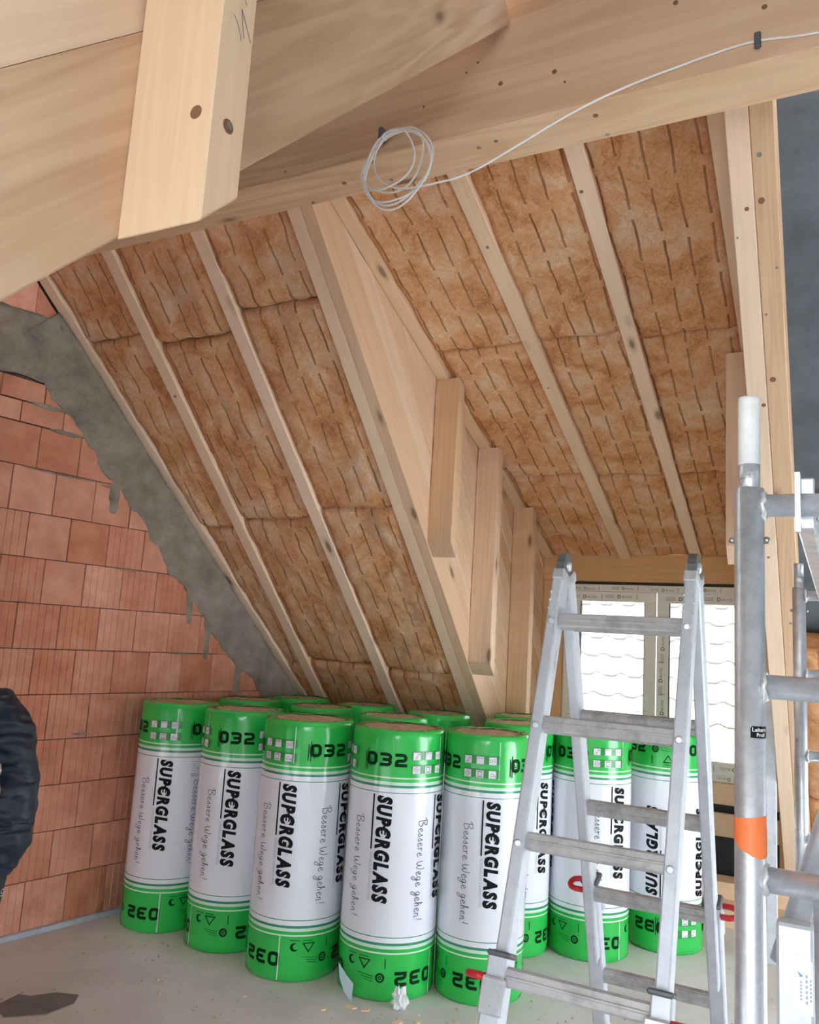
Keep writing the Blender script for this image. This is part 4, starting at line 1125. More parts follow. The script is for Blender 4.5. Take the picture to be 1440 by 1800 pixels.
# straightedges leaning on the scaffold
o = box('aluminium_straightedge', (-0.0835, 1.330, 0.0), (-0.0365, 1.365, 1.356), M_ALUW, None, 0.004); o.rotation_euler
tag(o, 'flat aluminium box profile with a small white label, standing in front of the scaffold', 'straightedge')
prof1 = o
Mi = prof1.matrix_basis.inverted()
lb = link('paper_label', mesh('paper_label', [(-0.0620, 1.3292, 1.250), (-0.0375, 1.3292, 1.244), (-0.0375, 1.3292, 1.312), (-0.0600, 1.3292, 1.320)], [(0, 1, 2, 3)]), prof1, M_PAPER, Mi)
v, f = [], []
for i, (xx, za, zb) in enumerate(((-0.0525, 1.262, 1.288), (-0.0455, 1.258, 1.298), (-0.0405, 1.262, 1.292))):
    n = 6
    for k in range(n): stroke(v, f, [(xx, za+(zb-za)*k/n), (xx, za+(zb-za)*(k+0.6)/n)], 0.0022)
link('label_print', mesh('label_print', [(p[0], 1.3289, p[1]) for p in v], f), lb, M_GREYP, None)
tri = link('label_mark', mesh('label_mark', [(-0.0575, 1.3289, 1.299), (-0.0535, 1.3289, 1.291), (-0.0495, 1.3289, 1.293)], [(0, 1, 2)]), lb, plain('blue_print', (0.10, 0.35, 0.55), 0.5))
o = box('metal_flashing', (-0.425, 5.50, 0.0), (-0.336, 5.53, 1.62), M_ALUW, None, 0.003)
tag(o, 'bright aluminium flashing strip standing in the corner right of the window', 'flashing')

# ------------------------------------------------------------------ white cable along the ridge beam
yc = RY0-0.007; kf = yc/2.36
def cp(x, z, d=0.0): return Vector((x*kf, yc-d, 1.713+(z-1.713)*kf))
cab = empty('cable', (-1.42, yc, 3.48), 0, 'thin white cable coiled and clipped to the ridge beam', 'cable')
CO = Vector(cab.location)
def cpart(o): o.parent = cab; o.matrix_basis = Matrix.Translation(-CO) @ o.matrix_basis; return o
def spline(pts, n=6):
    out = []
    for i in range(len(pts)-1):
        p0, p1, p2, p3 = pts[max(i-1, 0)], pts[i], pts[i+1], pts[min(i+2, len(pts)-1)]
        for k in range(n):
            t = k/n
            out.append(0.5*((2*p1)+(-p0+p2)*t+(2*p0-5*p1+4*p2-p3)*t*t+(-p0+3*p1-3*p2+p3)*t**3))
    return out+[pts[-1]]
loops = []
P0 = (-1.425, 3.500)
for i, (cx, cz, rx, rz) in enumerate(((-1.372, 3.385, 0.140, 0.150), (-1.368, 3.372, 0.138, 0.135), (-1.380, 3.392, 0.125, 0.122), (-1.360, 3.355, 0.132, 0.150), (-1.392, 3.395, 0.105, 0.115))):
    pts = []
    for k in range(25):
        a = 128+360*k/24
        wz = 0.006*math.sin(k*0.9+i*2.0); d = 0.004+0.006*i + 0.012*math.sin(math.pi*k/24)
        x_ = cx+(rx+wz)*math.cos(rad(a)); z_ = cz+(rz+wz)*math.sin(rad(a))
        q = min(k, 24-k)/4
        if q < 1: x_ = x_*q+P0[0]*(1-q); z_ = z_*q+P0[1]*(1-q)
        pts.append(cp(x_, z_, d))
    cpart(tube('cable_loop', spline(pts, 3), 0.0036, M_CABLE, seg=8))
run = [(-1.430, 3.495, .02), (-1.452, 3.44, .028), (-1.450, 3.37, .03), (-1.40, 3.305, .03), (-1.319, 3.272, .03), (-1.184, 3.268, .028), (-1.078, 3.280, .025), (-0.937, 3.335, .018), (-0.746, 3.418, .008), (-0.564, 3.471, .002), (-0.309, 3.508, 0), (-0.179, 3.514, 0), (-0.018, 3.490, 0), (0.4, 3.455, 0), (1.2, 3.50, 0), (2.4, 3.49, 0)]
cpart(tube('cable_run', spline([cp(*p) for p in run], 5), 0.0036, M_CABLE, seg=8))
for x_, z_ in ((-1.438, 3.515), (-0.179, 3.514)):
    c = cp(x_, z_)
    o = box('cable_clip', (c.x-0.009, RY0-0.020-(0.02 if x_ < -1 else 0), c.z-0.024), (c.x+0.009, RY0-0.0005, c.z+0.024), M_CLIP, None, 0.004); cpart(o)

# ------------------------------------------------------------------ opposite slope beside the camera: rafter, cheek and stud
XO = -0.95
def op(x, y, off=0.0): return Vector((x, y, y+1.468)) + Vector((0, -S45, S45))*off
o = timber('rafter', op(XO, -1.40, 0), (0, S45, S45), (RY0-0.004+1.40)/S45, 0.09, 0.245, M_NEAR, ey=(-1, 0, 0))
tag(o, 'broad rafter rising from lower left to the ridge beam in the top left corner', 'rafter')
root = empty('wall_near_cheek', (XO, 0.0, 0)); tag(root, 'board cheek above the near rafter in the top left corner', kind='structure')
for k in range(5):
    lo = 1.468+0.348+0.26*k; hi = lo+0.256
    poly = clip([(-1.4, lo-1.4), (2.30, lo+2.30), (2.30, hi+2.30), (-1.4, hi-1.4)], -TD, 1.0, 3.06)
    if len(poly) < 3: continue
    ex = Vector((0, S45, S45)); ey = Vector((0, -S45, S45)); ez = ex.cross(ey)
    O = Vector((XO-0.006, poly[0][0], poly[0][1])); Mx = frame(O, ex, ey, ez); Mi = Mx.inverted()
    pl_ = [Mi @ Vector((O.x, a, b)) for a, b in poly]
    prism('board', [(p.x, p.y) for p in pl_], 0.024, Matrix.Translation((-XO, 0, 0)) @ Mx @ Matrix.Translation((0, 0, 0 if ez.x < 0 else -0.024)), M_BOARD, root)
zb = 2.276
ex = Vector((0, 0, 1)); ey = Vector((0, 1, 0)); ez = ex.cross(ey)
o = prism('cheek_stud', [(zb, 0), (zb+0.075, 0.075), (3.36, 0.075), (3.33, 0)], 0.162, frame((XO+0.1625, 0.811, 0), ex, ey, ez), M_WOODP, None, 0.003)
tag(o, 'short square post with two bolts and pencil marks in the top left corner', 'post')
post = o; PI_ = post.matrix_basis.inverted()
def on_post(name, me, M, mat): return link(name, me, post, mat, PI_ @ M)
for cx, cz, hole in (((-0.842), 2.420, True),):
    on_post('bolt_hole', lathe_me([(0.0095, -0.004), (0.0095, 0.0006)]) if False else box_mesh((0, 0, 0), (0.001, 0.001, 0.001), 0), Matrix.Translation((0, 0, -5)), M_HOLE) if False else None
def disc(name, c, nrm, r, mat, th=0.0012, seg=20, sq=1.0):
    nrm = Vector(nrm).normalized(); a = nrm.orthogonal().normalized(); b = nrm.cross(a)
    bm = bmesh.new(); tube_bm(bm, [Vector(c)-nrm*0.004, Vector(c)+nrm*th], r, seg); return bm_mesh(name, bm)
on_post('bolt_hole', disc('bolt_hole', (-0.8165, 0.811, 2.452), (0, -1, 0), 0.0105, M_HOLE), Matrix.Identity(4), M_HOLE)
on_post('bolt', disc('bolt', (XO+0.1625, 0.848, 2.445), (1, 0, 0), 0.011, M_HOLE, 0.001), Matrix.Identity(4), M_HOLE)
on_post('bolt', disc('bolt', (XO+0.1625, 0.848, 2.445), (1, 0, 0), 0.0065, M_END, 0.003), Matrix.Identity(4), M_END)
v, f = [], []
def pm(p, wd=0.0016): stroke(v, f, smooth_pts(p), wd)
# strokes in (y, z) on the +X face, from the photograph
pm([(0.836, 2.622), (0.845, 2.614), (0.853, 2.602), (0.857, 2.592)]); pm([(0.852, 2.642), (0.855, 2.625), (0.862, 2.600)]); pm([(0.852, 2.642), (0.862, 2.628), (0.878, 2.604)])
pm([(0.848, 2.672), (0.853, 2.670), (0.861, 2.655)]); pm([(0.853, 2.690), (0.858, 2.681)]); pm([(0.866, 2.692), (0.872, 2.684), (0.876, 2.678)])
on_post('pencil_mark', mesh('pencil_mark', [(XO+0.1632, p[0], p[1]) for p in v], f), Matrix.Identity(4), M_PENC)
# unseen rear dormer wall, added to limit light; its hole lights the near timbers
rw = empty('light_block_back', (0.1, -1.5, 0)); tag(rw, 'unseen rear dormer wall with an open window hole, added to limit light', kind='structure')
for a_, b_ in (((XO-0.05, -1.60, 0), (-0.35, -1.50, 2.47)), ((1.0, -1.60, 0), (1.15, -1.50, 2.47)), ((-0.35, -1.60, 0), (1.0, -1.50, 0.9)), ((-0.35, -1.60, 2.1), (1.0, -1.50, 2.47))):
    q = box('added_panel', a_, b_, M_BACK, None, 0); q.parent = rw; q.matrix_basis = Matrix.Translation((-0.1, 1.5, 0)) @ q.matrix_basis
# right gable added to shape the light: low opening, closed above and near camera
gr = empty('light_block_gable', (2.6, 2.4, 0)); tag(gr, 'unseen right gable added to shape the light, open at door height', kind='structure')
MG = frame((2.6, 0, 0), (0, 1, 0), (0, 0, 1), (1, 0, 0)); GI = Matrix.Translation((-2.6, -2.4, 0))
prism('added_panel', [(-0.05, 1.90), (4.86, 1.90), (2.50, 4.25), (0.1, 1.92)], 0.12, GI @ MG, M_PAINT, gr)
prism('added_panel', [(-1.6, 0), (2.9, 0), (2.9, 1.90), (0.05, 1.90), (-1.6, 0.3)], 0.12, GI @ MG, M_PAINT, gr)
prism('added_panel', [(4.95, 0), (6.6, 0), (6.6, 0.2), (4.95, 1.85)], 0.12, GI @ MG, M_PAINT, gr)
q = prism('light_block_cheek', [(-1.55, 0.0), (-1.5, 2.45), (2.36, 3.06+TD*2.36), (2.36, 4.10), (-1.55, 0.10)][1:3] + [(2.36, 3.70), (-1.55, -0.05)], 0.03, frame((1.15, 0, 0), (0, 1, 0), (0, 0, 1), (1, 0, 0)), M_BACK); tag(q, 'unseen right cheek of the rear dormer, added to block light', kind='structure')  # unseen panel added to stop sky light leaking onto the near rafter
slab('light_block_roof_right', [op(1.13, -1.4, 0.25), op(2.6, -1.4, 0.25), op(2.6, 2.50, 0.25), op(1.13, 2.50, 0.25)], 0.03, M_BACK, 'unseen opposite roof deck right of the rear dormer, added to block light', (0, -S45, S45))  # unseen slope deck added to cut the light from above
# unseen opposite roof decks: left one added to block light, dormer roof over the camera
slab('light_block_roof', [op(wallx(-1.4)-0.1, -1.4, 0.25), op(XO-0.02, -1.4, 0.25), op(XO-0.02, 2.50, 0.25), op(wallx(2.5)-0.1, 2.50, 0.25)], 0.03, M_BACK, 'unseen opposite roof deck behind the camera, added to block light', (0, -S45, S45))
slab('ceiling_back_dormer', [(XO-0.05, -1.5, 3.06-1.5*TD), (1.15, -1.5, 3.06-1.5*TD), (1.15, 2.33, 3.06+2.33*TD), (XO-0.05, 2.33, 3.06+2.33*TD)], 0.03, M_BACK, 'unseen dormer ceiling above the camera', (0, -math.sin(rad(21)), math.cos(rad(21))))

# ------------------------------------------------------------------ printed protective film on the window profiles
fd, ff_ = text_polys('D', 0.040, 0, 0.0012)
fr, ffr = text_polys('IRUTES', 0.026, 0, 0.0)
def film_unit():
    v = list(fd); f = list(ff_); b = len(v)
    v += [(x+0.036, y+0.002) for x, y in fr]; f += [tuple(i+b for i in q) for q in ffr]
    b = len(v)
    for k in range(3): stroke(v, f, [(-0.10, 0.004+0.010*k), (-0.025, 0.004+0.010*k)], 0.0028)
    stroke(v, f, [(0.158, -0.006), (0.158, 0.038)], 0.004)
    return flat_mesh('film_print', v, f)
FILM_ME = film_unit()
def film(x0_, x1_, z0_, z1_, y_, horizontal, offs, flip=False, step=0.30):
    t = wbox('protective_film', (x0_, y_-0.0012, z0_), (x1_, y_, z1_), M_TAPE, 0)
    Ti = t.matrix_basis.inverted()
    a = offs; Lg = (x1_-x0_) if horizontal else (z1_-z0_); k = 0
    while a < Lg-0.17:
        if horizontal:
            sh = 0.006 if k % 2 else -0.004
            hh = (z0_+z1_)/2-0.014+sh*0.6
            Mx = frame((x0_+a, y_-0.0018, hh), (1, 0, 0), (0, 0, 1), (0, -1, 0)) if not flip else frame((x1_-a, y_-0.0018, hh+0.028), (-1, 0, 0), (0, 0, -1), (0, -1, 0))
        else:
            Mx = frame(((x0_+x1_)/2+0.012+(0.006 if k % 2 else -0.006), y_-0.0018, z0_+a), (0, 0, 1), (-1, 0, 0), (0, -1, 0))
        sc = 0.78 if min(x1_-x0_, z1_-z0_) < 0.06 else 0.95
        q = link('film_print', FILM_ME, None, M_HINGE, Ti @ Matrix.Translation(-WO) @ Mx @ Matrix.Scale(sc, 4)); q.parent = t; q['kind'] = 'stuff'
        a += step; k += 1
ys_ = y0-0.016
film(x0+0.01, x1-0.01, z1-FW+0.006, z1-0.006, y0, True, 0.14)
film(x0+0.05, XM-0.045, z1-FW-0.070, z1-FW-0.010, ys_, True, 0.10, step=0.27)
film(XM+0.010, x1-0.05, z1-FW-0.070, z1-FW-0.010, ys_, True, 0.15, step=0.27)
film(XM+0.010, XM+0.075, z0+0.14, z1-FW-0.074, ys_, False, 0.05, step=0.235)
film(x0+0.052, x0+0.115, z0+0.14, z1-FW-0.074, ys_, False, 0.08, step=0.235)
film(x1-0.115, x1-0.055, z0+0.14, z1-FW-0.074, ys_, False, 0.03, step=0.235)
film(XM+0.010, x1-0.05, z0+0.062, z0+0.125, ys_, True, 0.22, True, step=0.27)
film(x0+0.05, XM-0.045, z0+0.062, z0+0.125, ys_, True, 0.12, True, step=0.27)
film(x0+0.01, x1-0.01, z0+0.006, z0+0.040, y0, True, 0.30, True)

# ------------------------------------------------------------------ neighbouring tiled roof outside
nh = empty('neighbouring_house', (-1.5, 10.0, -3.0), 0, 'wavy tiled roof of the house opposite, seen through the window', 'house')
M_TILE = plain('roof_tile', (0.50, 0.46, 0.44), 0.7, var=0.08, vscale=3)
def tile_course():
    v, f = [], []; n = 34*10; wl = 0.30
    for i in range(n+1):
        x_ = -5.1+wl*i/10; h_ = 0.028*math.cos(2*math.pi*i/10) + 0.010*math.cos(4*math.pi*i/10)
        v += [(x_, 0.0, h_-0.03), (x_, 0.0, h_), (x_, 0.37, h_-0.045), (x_, 0.37, h_-0.06)]
    for i in range(n):
        a = 4*i
        f += [(a, a+4, a+5, a+1), (a+1, a+5, a+6, a+2), (a+2, a+6, a+7, a+3), (a+3, a+7, a+4, a)]
    me = mesh('tile_course', v, f); me.materials.append(M_TILE); me.materials.append(plain('shaded_tile_nose', (0.13, 0.12, 0.12), 0.9))  # nose faces coloured dark to stand for the shadow under each course
    for i, p in enumerate(me.polygons): p.material_index = 1 if i % 4 == 0 else 0
    return me
TC = tile_course(); ca, sa = math.cos(rad(45)), math.sin(rad(45))
for k in range(16):
    link('tile_course', TC, nh, M_TILE, frame((0.03*(k % 2), 0.33*k*ca, 3.98+0.33*k*sa), (1, 0, 0), (0, ca, sa), (0, -sa, ca)))
link('house_wall', box_mesh((-5.2, 0.35, -3.0), (5.2, 6.0, 3.9), 0), nh, plain('rendered_wall', (0.62, 0.60, 0.58), 0.9))
tube('gutter', [(-5.2, -0.09, 3.88), (5.2, -0.09, 3.88)], 0.07, plain('copper_gutter', (0.55, 0.30, 0.26), 0.5), nh, seg=12)
slab('ground_outside', [(-30, 6.9, -3.0), (25, 6.9, -3.0), (25, 45, -3.0), (-30, 45, -3.0)], 0.05, plain('grass_ground', (0.22, 0.28, 0.14), 0.9), 'ground outside the house', (0, 0, -1))

# ------------------------------------------------------------------ person at the left edge: navy blouson, dark gloves
def skinned(name, verts, edges, radii, mat, parent, levels=2, root=0, disp=0.0):
    bm = bmesh.new(); ly = bm.verts.layers.skin.verify(); bv = []
    for i, p in enumerate(verts):
        q = bm.verts.new(p); r = radii[i]; q[ly].radius = r if isinstance(r, tuple) else (r, r); q[ly].use_root = (i == root); bv.append(q)
    for a, b in edges: bm.edges.new((bv[a], bv[b]))
    me = bpy.data.meshes.new(name); bm.to_mesh(me); bm.free()
    o = link(name, me, parent, mat)
    m = o.modifiers.new('skin', 'SKIN'); m.use_smooth_shade = True
    s = o.modifiers.new('sub', 'SUBSURF'); s.levels = levels; s.render_levels = levels
    if disp:
        t = bpy.data.textures.new(name+'_creases', 'CLOUDS'); t.noise_scale = 0.07; t.noise_depth = 2
        d = o.modifiers.new('creases', 'DISPLACE'); d.texture = t; d.strength = disp; d.mid_level = 0.5; d.texture_coords = 'LOCAL'
    return o
M_SKIN = plain('skin', (0.55, 0.34, 0.25), 0.5)
def mat_navy():
    m, N, L, B = new_mat('navy_nylon')
    v, _ = coords(N, L, (5, 5, 16))
    n = nd(N, 'ShaderNodeTexNoise', i_Scale=1.0, i_Detail=1.5, i_Distortion=0.8); L.new(v, n.inputs['Vector'])
    B.inputs['Base Color'].default_value = (0.006, 0.012, 0.030, 1); B.inputs['Roughness'].default_value = 0.5
    b = nd(N, 'ShaderNodeBump', i_Strength=0.9, i_Distance=0.05); L.new(n.outputs[0], b.inputs['Height']); L.new(b.outputs[0], B.inputs['Normal'])
    return m
M_NAVY = mat_navy()
M_KNIT = plain('navy_rib_knit', (0.012, 0.022, 0.045), 0.9)
M_GLOVE = plain('dark_work_glove', (0.016, 0.022, 0.022), 0.75)
M_TROUS = plain('dark_work_trousers', (0.03, 0.033, 0.04), 0.85)
M_BOOT = plain('brown_leather', (0.09, 0.05, 0.03), 0.6)
M_HAIR = plain('dark_brown_hair', (0.05, 0.03, 0.02), 0.7)
PR = rad(27.7)
body_v = [(0, 0, 0.96), (0, 0, 1.12), (0, 0, 1.32), (0, 0.01, 1.47), (0, -0.012, 1.565), (0, -0.012, 1.65), (0, 0.0, 1.725),
          (0.17, 0, 1.41), (0.235, 0.02, 1.16), (0.256, -0.03, 0.93), (0.256, -0.045, 0.86), (-0.17, 0, 1.41), (-0.225, 0.02, 1.16), (-0.235, -0.03, 0.93), (-0.235, -0.045, 0.86),
          (0.095, 0, 0.88), (0.11, -0.01, 0.50), (0.115, 0.01, 0.10), (0.125, -0.12, 0.05), (-0.095, 0, 0.88), (-0.11, -0.01, 0.50), (-0.115, 0.01, 0.10), (-0.125, -0.12, 0.05)]
body_e = [(0, 1), (1, 2), (2, 3), (3, 4), (4, 5), (5, 6), (2, 7), (7, 8), (8, 9), (9, 10), (2, 11), (11, 12), (12, 13), (13, 14), (0, 15), (15, 16), (16, 17), (17, 18), (0, 19), (19, 20), (20, 21), (21, 22)]
body_r = [(0.14, 0.10), (0.125, 0.09), (0.15, 0.105), (0.06, 0.06), (0.072, 0.085), (0.088, 0.108), (0.078, 0.095), 0.055, 0.042, 0.032, 0.030, 0.055, 0.042, 0.032, 0.030, 0.078, 0.056, 0.042, 0.036, 0.078, 0.056, 0.042, 0.036]
per = skinned('person', body_v, body_e, body_r, M_SKIN, None)
per.location = (-2.672, 1.827, 0); per.rotation_euler = (0, 0, PR)
tag(per, 'person in a navy blouson and dark gloves standing at the left edge', 'person')
jk_v = [(0, 0.005, 0.88), (0, 0.0, 0.97), (0, 0, 1.15), (0, 0, 1.32), (0, 0.012, 1.455), (0, 0.012, 1.50),
        (0.165, 0.005, 1.395), (0.212, 0.015, 1.325), (0.222, 0.02, 1.255), (0.243, 0.012, 1.18), (0.252, -0.005, 1.07), (0.258, -0.022, 0.985), (0.256, -0.032, 0.930), (0.256, -0.036, 0.895),
        (-0.165, 0.005, 1.395), (-0.228, 0.02, 1.20), (-0.238, 0.012, 1.14), (-0.240, -0.005, 1.05), (-0.236, -0.032, 0.930), (-0.235, -0.036, 0.895)]
jk_e = [(0, 1), (1, 2), (2, 3), (3, 4), (4, 5), (3, 6), (6, 7), (7, 8), (8, 9), (9, 10), (10, 11), (11, 12), (12, 13), (3, 14), (14, 15), (15, 16), (16, 17), (17, 18), (18, 19)]
jk_r = [(0.165, 0.125), (0.185, 0.145), (0.185, 0.15), (0.19, 0.145), (0.08, 0.08), (0.072, 0.072), 0.090, 0.094, 0.076, 0.096, 0.094, 0.086, 0.062, 0.052, 0.088, 0.084, 0.088, 0.082, 0.058, 0.050]
jk = skinned('blouson', jk_v, jk_e, jk_r, M_NAVY, per, 3, disp=0.035)
skinned('rib_cuff', [(0.2565, -0.034, 0.945), (0.256, -0.036, 0.915), (0.2555, -0.038, 0.872)], [(0, 1), (1, 2)], [0.048, 0.050, 0.046], M_KNIT, per)
skinned('rib_cuff', [(-0.2355, -0.034, 0.945), (-0.235, -0.036, 0.915), (-0.2345, -0.038, 0.880)], [(0, 1), (1, 2)], [0.048, 0.050, 0.046], M_KNIT, per)
def glove(sx):
    X = (0.256 if sx > 0 else 0.234)*sx
    V = [(X, -0.038, 0.905), (X, -0.044, 0.865), (X, -0.052, 0.820), (X, -0.060, 0.785)]
    E_ = [(0, 1), (1, 2), (2, 3)]; R_ = [0.036, (0.030, 0.038), (0.026, 0.046), (0.022, 0.046)]
    for j, (dy, l1, l2, l3) in enumerate(((-0.036, 0.042, 0.026, 0.020), (-0.012, 0.046, 0.030, 0.022), (0.012, 0.042, 0.028, 0.022), (0.034, 0.034, 0.022, 0.018))):
        b = len(V); y_ = -0.062+dy; z_ = 0.772
        V += [(X, y_, z_), (X-0.004*sx, y_-0.006, z_-l1), (X-0.016*sx, y_-0.010, z_-l1-l2), (X-0.030*sx, y_-0.012, z_-l1-l2-l3*0.7)]
        E_ += [(3, b), (b, b+1), (b+1, b+2), (b+2, b+3)]; R_ += [0.0115, 0.0105, 0.010, 0.008]
    b = len(V); V += [(X-0.006*sx, -0.088, 0.822), (X-0.014*sx, -0.112, 0.790), (X-0.020*sx, -0.118, 0.760)]
    E_ += [(2, b), (b, b+1), (b+1, b+2)]; R_ += [0.015, 0.013, 0.010]
    o = skinned('glove', V, E_, R_, M_GLOVE, per)
    return o
glove(1); glove(-1)
v, f = [], []
stroke(v, f, arc(0, 0, 0.010, 0.006, 20, 300, 8), 0.002); stroke(v, f, [(-0.012, -0.012), (0.010, -0.014)], 0.002)
link('glove_logo', mesh('glove_logo', [(0.2845, -0.052+p[0], 0.838+p[1]) for p in v], f), per, M_PAPER)
skinned('trousers', [(0, 0, 1.04), (0, 0, 0.93), (0.10, 0, 0.84), (0.112, -0.01, 0.50), (0.118, 0.01, 0.12), (-0.10, 0, 0.84), (-0.112, -0.01, 0.50), (-0.118, 0.01, 0.12)],
        [(0, 1), (1, 2), (2, 3), (3, 4), (1, 5), (5, 6), (6, 7)], [(0.155, 0.115), (0.16, 0.12), 0.098, 0.080, 0.072, 0.098, 0.080, 0.072], M_TROUS, per, disp=0.02)
for sx in (1, -1):
    skinned('boot', [(0.118*sx, 0.015, 0.20), (0.118*sx, 0.015, 0.075), (0.123*sx, -0.07, 0.052), (0.130*sx, -0.15, 0.042), (0.118*sx, 0.05, 0.048)], [(0, 1), (1, 2), (2, 3), (1, 4)], [0.058, 0.055, 0.050, 0.040, 0.045], M_BOOT, per)
    link('eye', bm_eye if False else mesh('eye', *(lambda c: ([(c[0]+0.011*math.sin(a)*math.cos(b_), c[1]+0.011*math.sin(a)*math.sin(b_), c[2]+0.011*math.cos(a)) for a in (0.3, 0.9, 1.57, 2.2, 2.8) for b_ in [k*math.pi/4 for k in range(8)]], [(i*8+k, i*8+(k+1) % 8, (i+1)*8+(k+1) % 8, (i+1)*8+k) for i in range(4) for k in range(8)]))((0.031*sx, -0.088, 1.655)), True), per, M_PAPER)
    skinned('ear', [(0.076*sx, 0.0, 1.665), (0.082*sx, 0.006, 1.645), (0.077*sx, 0.002, 1.622)], [(0, 1), (1, 2)], [0.012, 0.013, 0.009], M_SKIN, per)
skinned('nose', [(0, -0.092, 1.655), (0, -0.108, 1.625), (0, -0.100, 1.612)], [(0, 1), (1, 2)], [0.008, 0.013, 0.012], M_SKIN, per)
skinned('mouth', [(-0.022, -0.090, 1.582), (0, -0.096, 1.581), (0.022, -0.090, 1.582)], [(0, 1), (1, 2)], [0.005, 0.007, 0.005], plain('lips', (0.42, 0.17, 0.14), 0.5), per)
skinned('hair', [(0, -0.045, 1.752), (0, 0.02, 1.757), (0, 0.062, 1.70), (0, 0.068, 1.62)], [(0, 1), (1, 2), (2, 3)], [(0.070, 0.045), (0.088, 0.05), (0.094, 0.055), (0.075, 0.04)], M_HAIR, per)
# zip pocket on the left sleeve
tube('sleeve_zip', [(0.236, -0.082, 1.235), (0.242, -0.085, 1.215), (0.240, -0.084, 1.20)], 0.005, M_ZINC, per, seg=8)
tube('zip_cord', [(0.240, -0.086, 1.20), (0.248, -0.092, 1.172), (0.254, -0.093, 1.145)], 0.0032, M_ZINC, per, seg=6)

# ------------------------------------------------------------------ scraps and crumbs on the floor
def blob(name, c, sx, sy, sz, sd, mat, label, cat, group=None, sub=2, rough=0.35):
    bm = bmesh.new(); bmesh.ops.create_icosphere(bm, subdivisions=sub, radius=1.0)
    for q in bm.verts:
        n_ = 1+rough*noise.noise(q.co*2.2+Vector((sd, 0, 0)))+rough*0.6*noise.noise(q.co*5+Vector((0, sd, 0)))
        q.co = Vector((q.co.x*sx*n_, q.co.y*sy*n_, max(q.co.z*n_, -0.55)*sz+0.55*sz))
    o = link(name, bm_mesh(name, bm), None, mat); o.location = c; tag(o, label, cat, group); return o
tissue = blob('crumpled_paper', (-1.868, 3.740, 0.001), 0.035, 0.026, 0.055, 3.3, M_PAPER, 'crumpled white paper scrap at the foot of the fourth front roll', 'paper scrap', sub=3, rough=0.9)
v = [(-2.178, 3.690, 0.150), (-2.125, 3.683, 0.105), (-2.080, 3.676, 0.078), (-2.078, 3.664, 0.003), (-2.125, 3.672, 0.035), (-2.160, 3.682, 0.085)]
th = Vector((0, 0.0015, 0)); vv = [Vector(p) for p in v] + [Vector(p)+th for p in v]; n = len(v)
o = link('film_scrap', mesh('film_scrap', vv, [tuple(range(n)), tuple(range(2*n-1, n-1, -1))] + [(i, n+i, n+(i+1) % n, (i+1) % n) for i in range(n)]), None, M_FOILB)
tag(o, 'pale blue torn film scrap leaning on the fourth front roll', 'film scrap')
pts = [(-3.34, 2.70), (-3.22, 2.66), (-3.10, 2.78), (-3.09, 2.92), (-3.14, 2.99), (-3.24, 2.95), (-3.30, 2.86), (-3.36, 2.84)]
pts = [(x_, y_+0.0) for x_, y_ in pts]
o = prism('membrane_scrap', pts[::1], 0.004, Matrix.Translation((0.0, 0.0, 0.001)), plain('grey_scrap', (0.20, 0.19, 0.19), 0.8, var=0.2)); tag(o, 'dark grey flat membrane scrap lying on the floor at lower left', 'membrane scrap')
CHIPS = ['wood chip on the floor just below the pale blue film scrap', 'smaller wood chip between film scrap and crumpled paper', 'large wood chip right of the crumpled paper', 'wood chip before the fifth front roll', 'small wood chip nearest the left ladder foot', 'tiny wood chip before the third front roll', 'tiny wood chip left of the pale blue film scrap', 'wood chip between crumpled paper and fifth front roll']
for i, (x_, y_, s_) in enumerate(((-2.05, 3.62, 0.03), (-1.98, 3.63, 0.022), (-1.80, 3.60, 0.035), (-1.66, 3.62, 0.03), (-1.55, 3.66, 0.02), (-2.52, 3.42, 0.012), (-2.14, 3.52, 0.014), (-1.72, 3.66, 0.02))):
    a = 0.7*i; w_ = s_*0.5
    o = prism('wood_chip', [(-s_, -w_), (s_*0.6, -w_*1.2), (s_, 0.1*w_), (s_*0.3, w_), (-s_*0.7, w_*0.8)], 0.006, Matrix.Translation((x_, y_, 0.001)) @ Matrix.Rotation(a, 4, 'Z'), M_WOODP)
    tag(o, CHIPS[i], 'wood chip', 'wood chips on the floor')
ROLLS = [q for q in bpy.data.objects if q.name.startswith('insulation_roll')]
bm = bmesh.new()
for i in range(420):
    if i < 260: x_, y_ = random.uniform(-3.6, -0.6), random.uniform(2.6, 4.4)
    else: x_, y_ = random.uniform(-3.6, 0.8), random.uniform(2.0, 5.9)
    if x_ < wallx(y_)+0.06: continue
    if any((x_-q.location.x)**2+(y_-q.location.y)**2 < 0.26**2 for q in ROLLS): continue
    s_ = random.choice((0.003, 0.004, 0.005, 0.006, 0.009)); a = random.uniform(0, 6.28)
    Mx = Matrix.Translation((x_, y_, s_*0.4)) @ Matrix.Rotation(a, 4, 'Z') @ Matrix.Rotation(random.uniform(-0.3, 0.3), 4, 'X')
    bmesh.ops.create_cone(bm, cap_ends=True, segments=5, radius1=s_, radius2=s_*0.4, depth=s_*0.8, matrix=Mx @ Matrix.Scale(random.uniform(0.5, 1.8), 4, (1, 0, 0)))
o = link('floor_crumbs', bm_mesh('floor_crumbs', bm), None, plain('crumb', (0.46, 0.36, 0.26), 0.9, var=0.35, vscale=3)); tag(o, 'fine crumbs and sawdust strewn over the concrete floor', 'crumbs', kind='stuff')
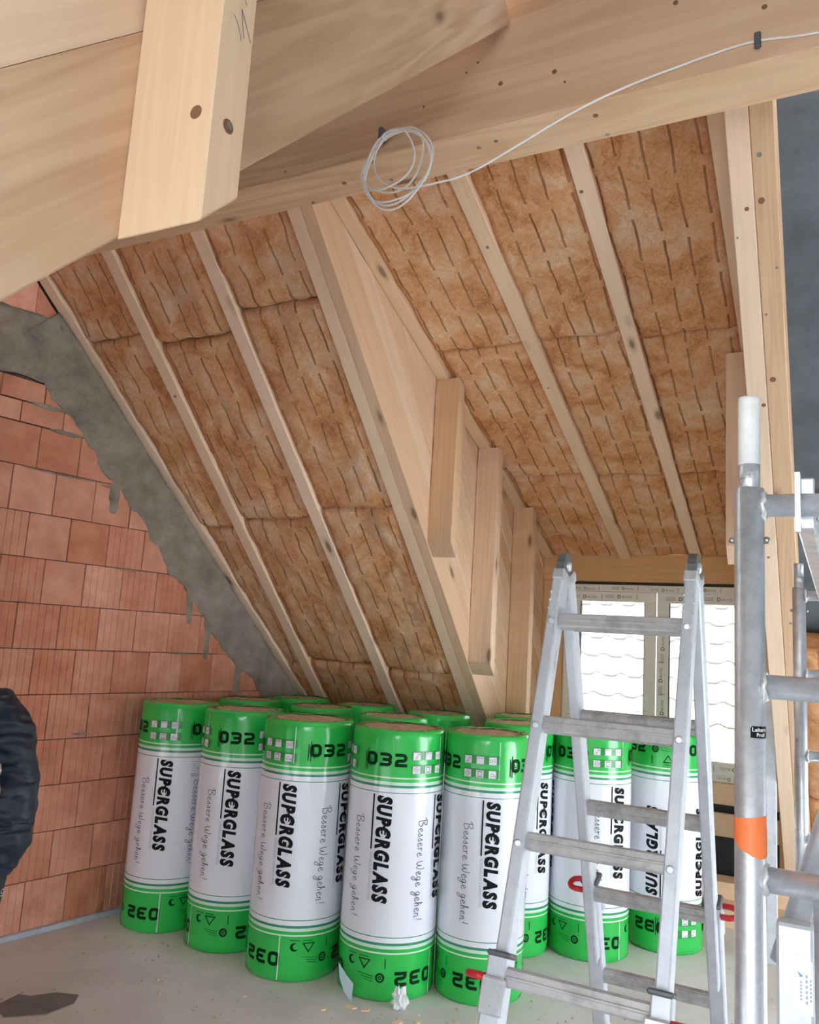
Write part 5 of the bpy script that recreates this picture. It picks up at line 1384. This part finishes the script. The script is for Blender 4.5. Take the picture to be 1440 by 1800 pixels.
o = tube('loose_stick', [(-0.985, 4.30, 0.012), (-0.875, 4.40, 0.014), (-0.84, 4.43, 0.013)], 0.011, M_STRIP, seg=8); tag(o, 'short grey stick lying on the floor behind the ladder', 'stick')

# ------------------------------------------------------------------ screw heads and knots sunk in the timbers
def screw(o, p, n_, r=0.0085, mat=M_END, name='screw_head'):
    q = link(name, disc(name, p, n_, r, mat, 0.0012, 14), None, mat, o.matrix_basis.inverted()); q.parent = o; return q
for p in ((-1.85, 3.454), (-1.106, 3.658), (-1.065, 3.685), (-0.753, 3.523), (-1.266, 3.571)): screw(ridge, (p[0], RY0, p[1]), (0, -1, 0), 0.004, M_HOLE, 'nail_hole')
for p in ((-0.789, 3.570), (-0.409, 3.693), (-0.158, 3.595), (-0.977, 3.58)): screw(ridge, (p[0], RY0, p[1]), (0, -1, 0), 0.008, M_HOLE, 'knot')
for p in ((-1.842, 2.512), (-1.468, 2.482), (-0.656, 2.508), (-1.015, 2.403), (-1.084, 2.417)): screw(ridge, (p[0], p[1], RZ0), (0, 0, -1), 0.0075)
for p in ((-1.649, 2.436), (-0.667, 2.394), (-1.473, 2.352)): screw(ridge, (p[0], p[1], RZ0), (0, 0, -1), 0.009, M_HOLE, 'knot')
nm = -N45
for x_, y_, r_ in ((-0.223, 2.982, 0.009), (-0.225, 3.099, 0.012), (-0.185, 3.287, 0.006), (-0.223, 3.627, 0.012), (-0.233, 3.42, 0.005), (-0.20, 4.05, 0.006), (-0.21, 4.6, 0.008)): screw(RA2, mp(x_, y_), nm, r_, M_HOLE if r_ > 0.01 else M_END, 'knot' if r_ > 0.01 else 'screw_head')
for x_, y_, r_ in ((-0.277, 3.114, 0.008), (-0.318, 3.188, 0.004), (-0.265, 3.711, 0.009), (-0.29, 4.3, 0.006)): screw(RA1, mp(x_, y_), nm, r_, M_HOLE, 'knot')
screw(RA0, mp(-3.419, 3.475), nm, 0.010)
screw(DR1, dp(-1.452, 3.395), -ND, 0.009); screw(DR1, dp(-1.46, 4.405), -ND, 0.006); screw(DR2, dp(-0.945, 3.203), -ND, 0.009)
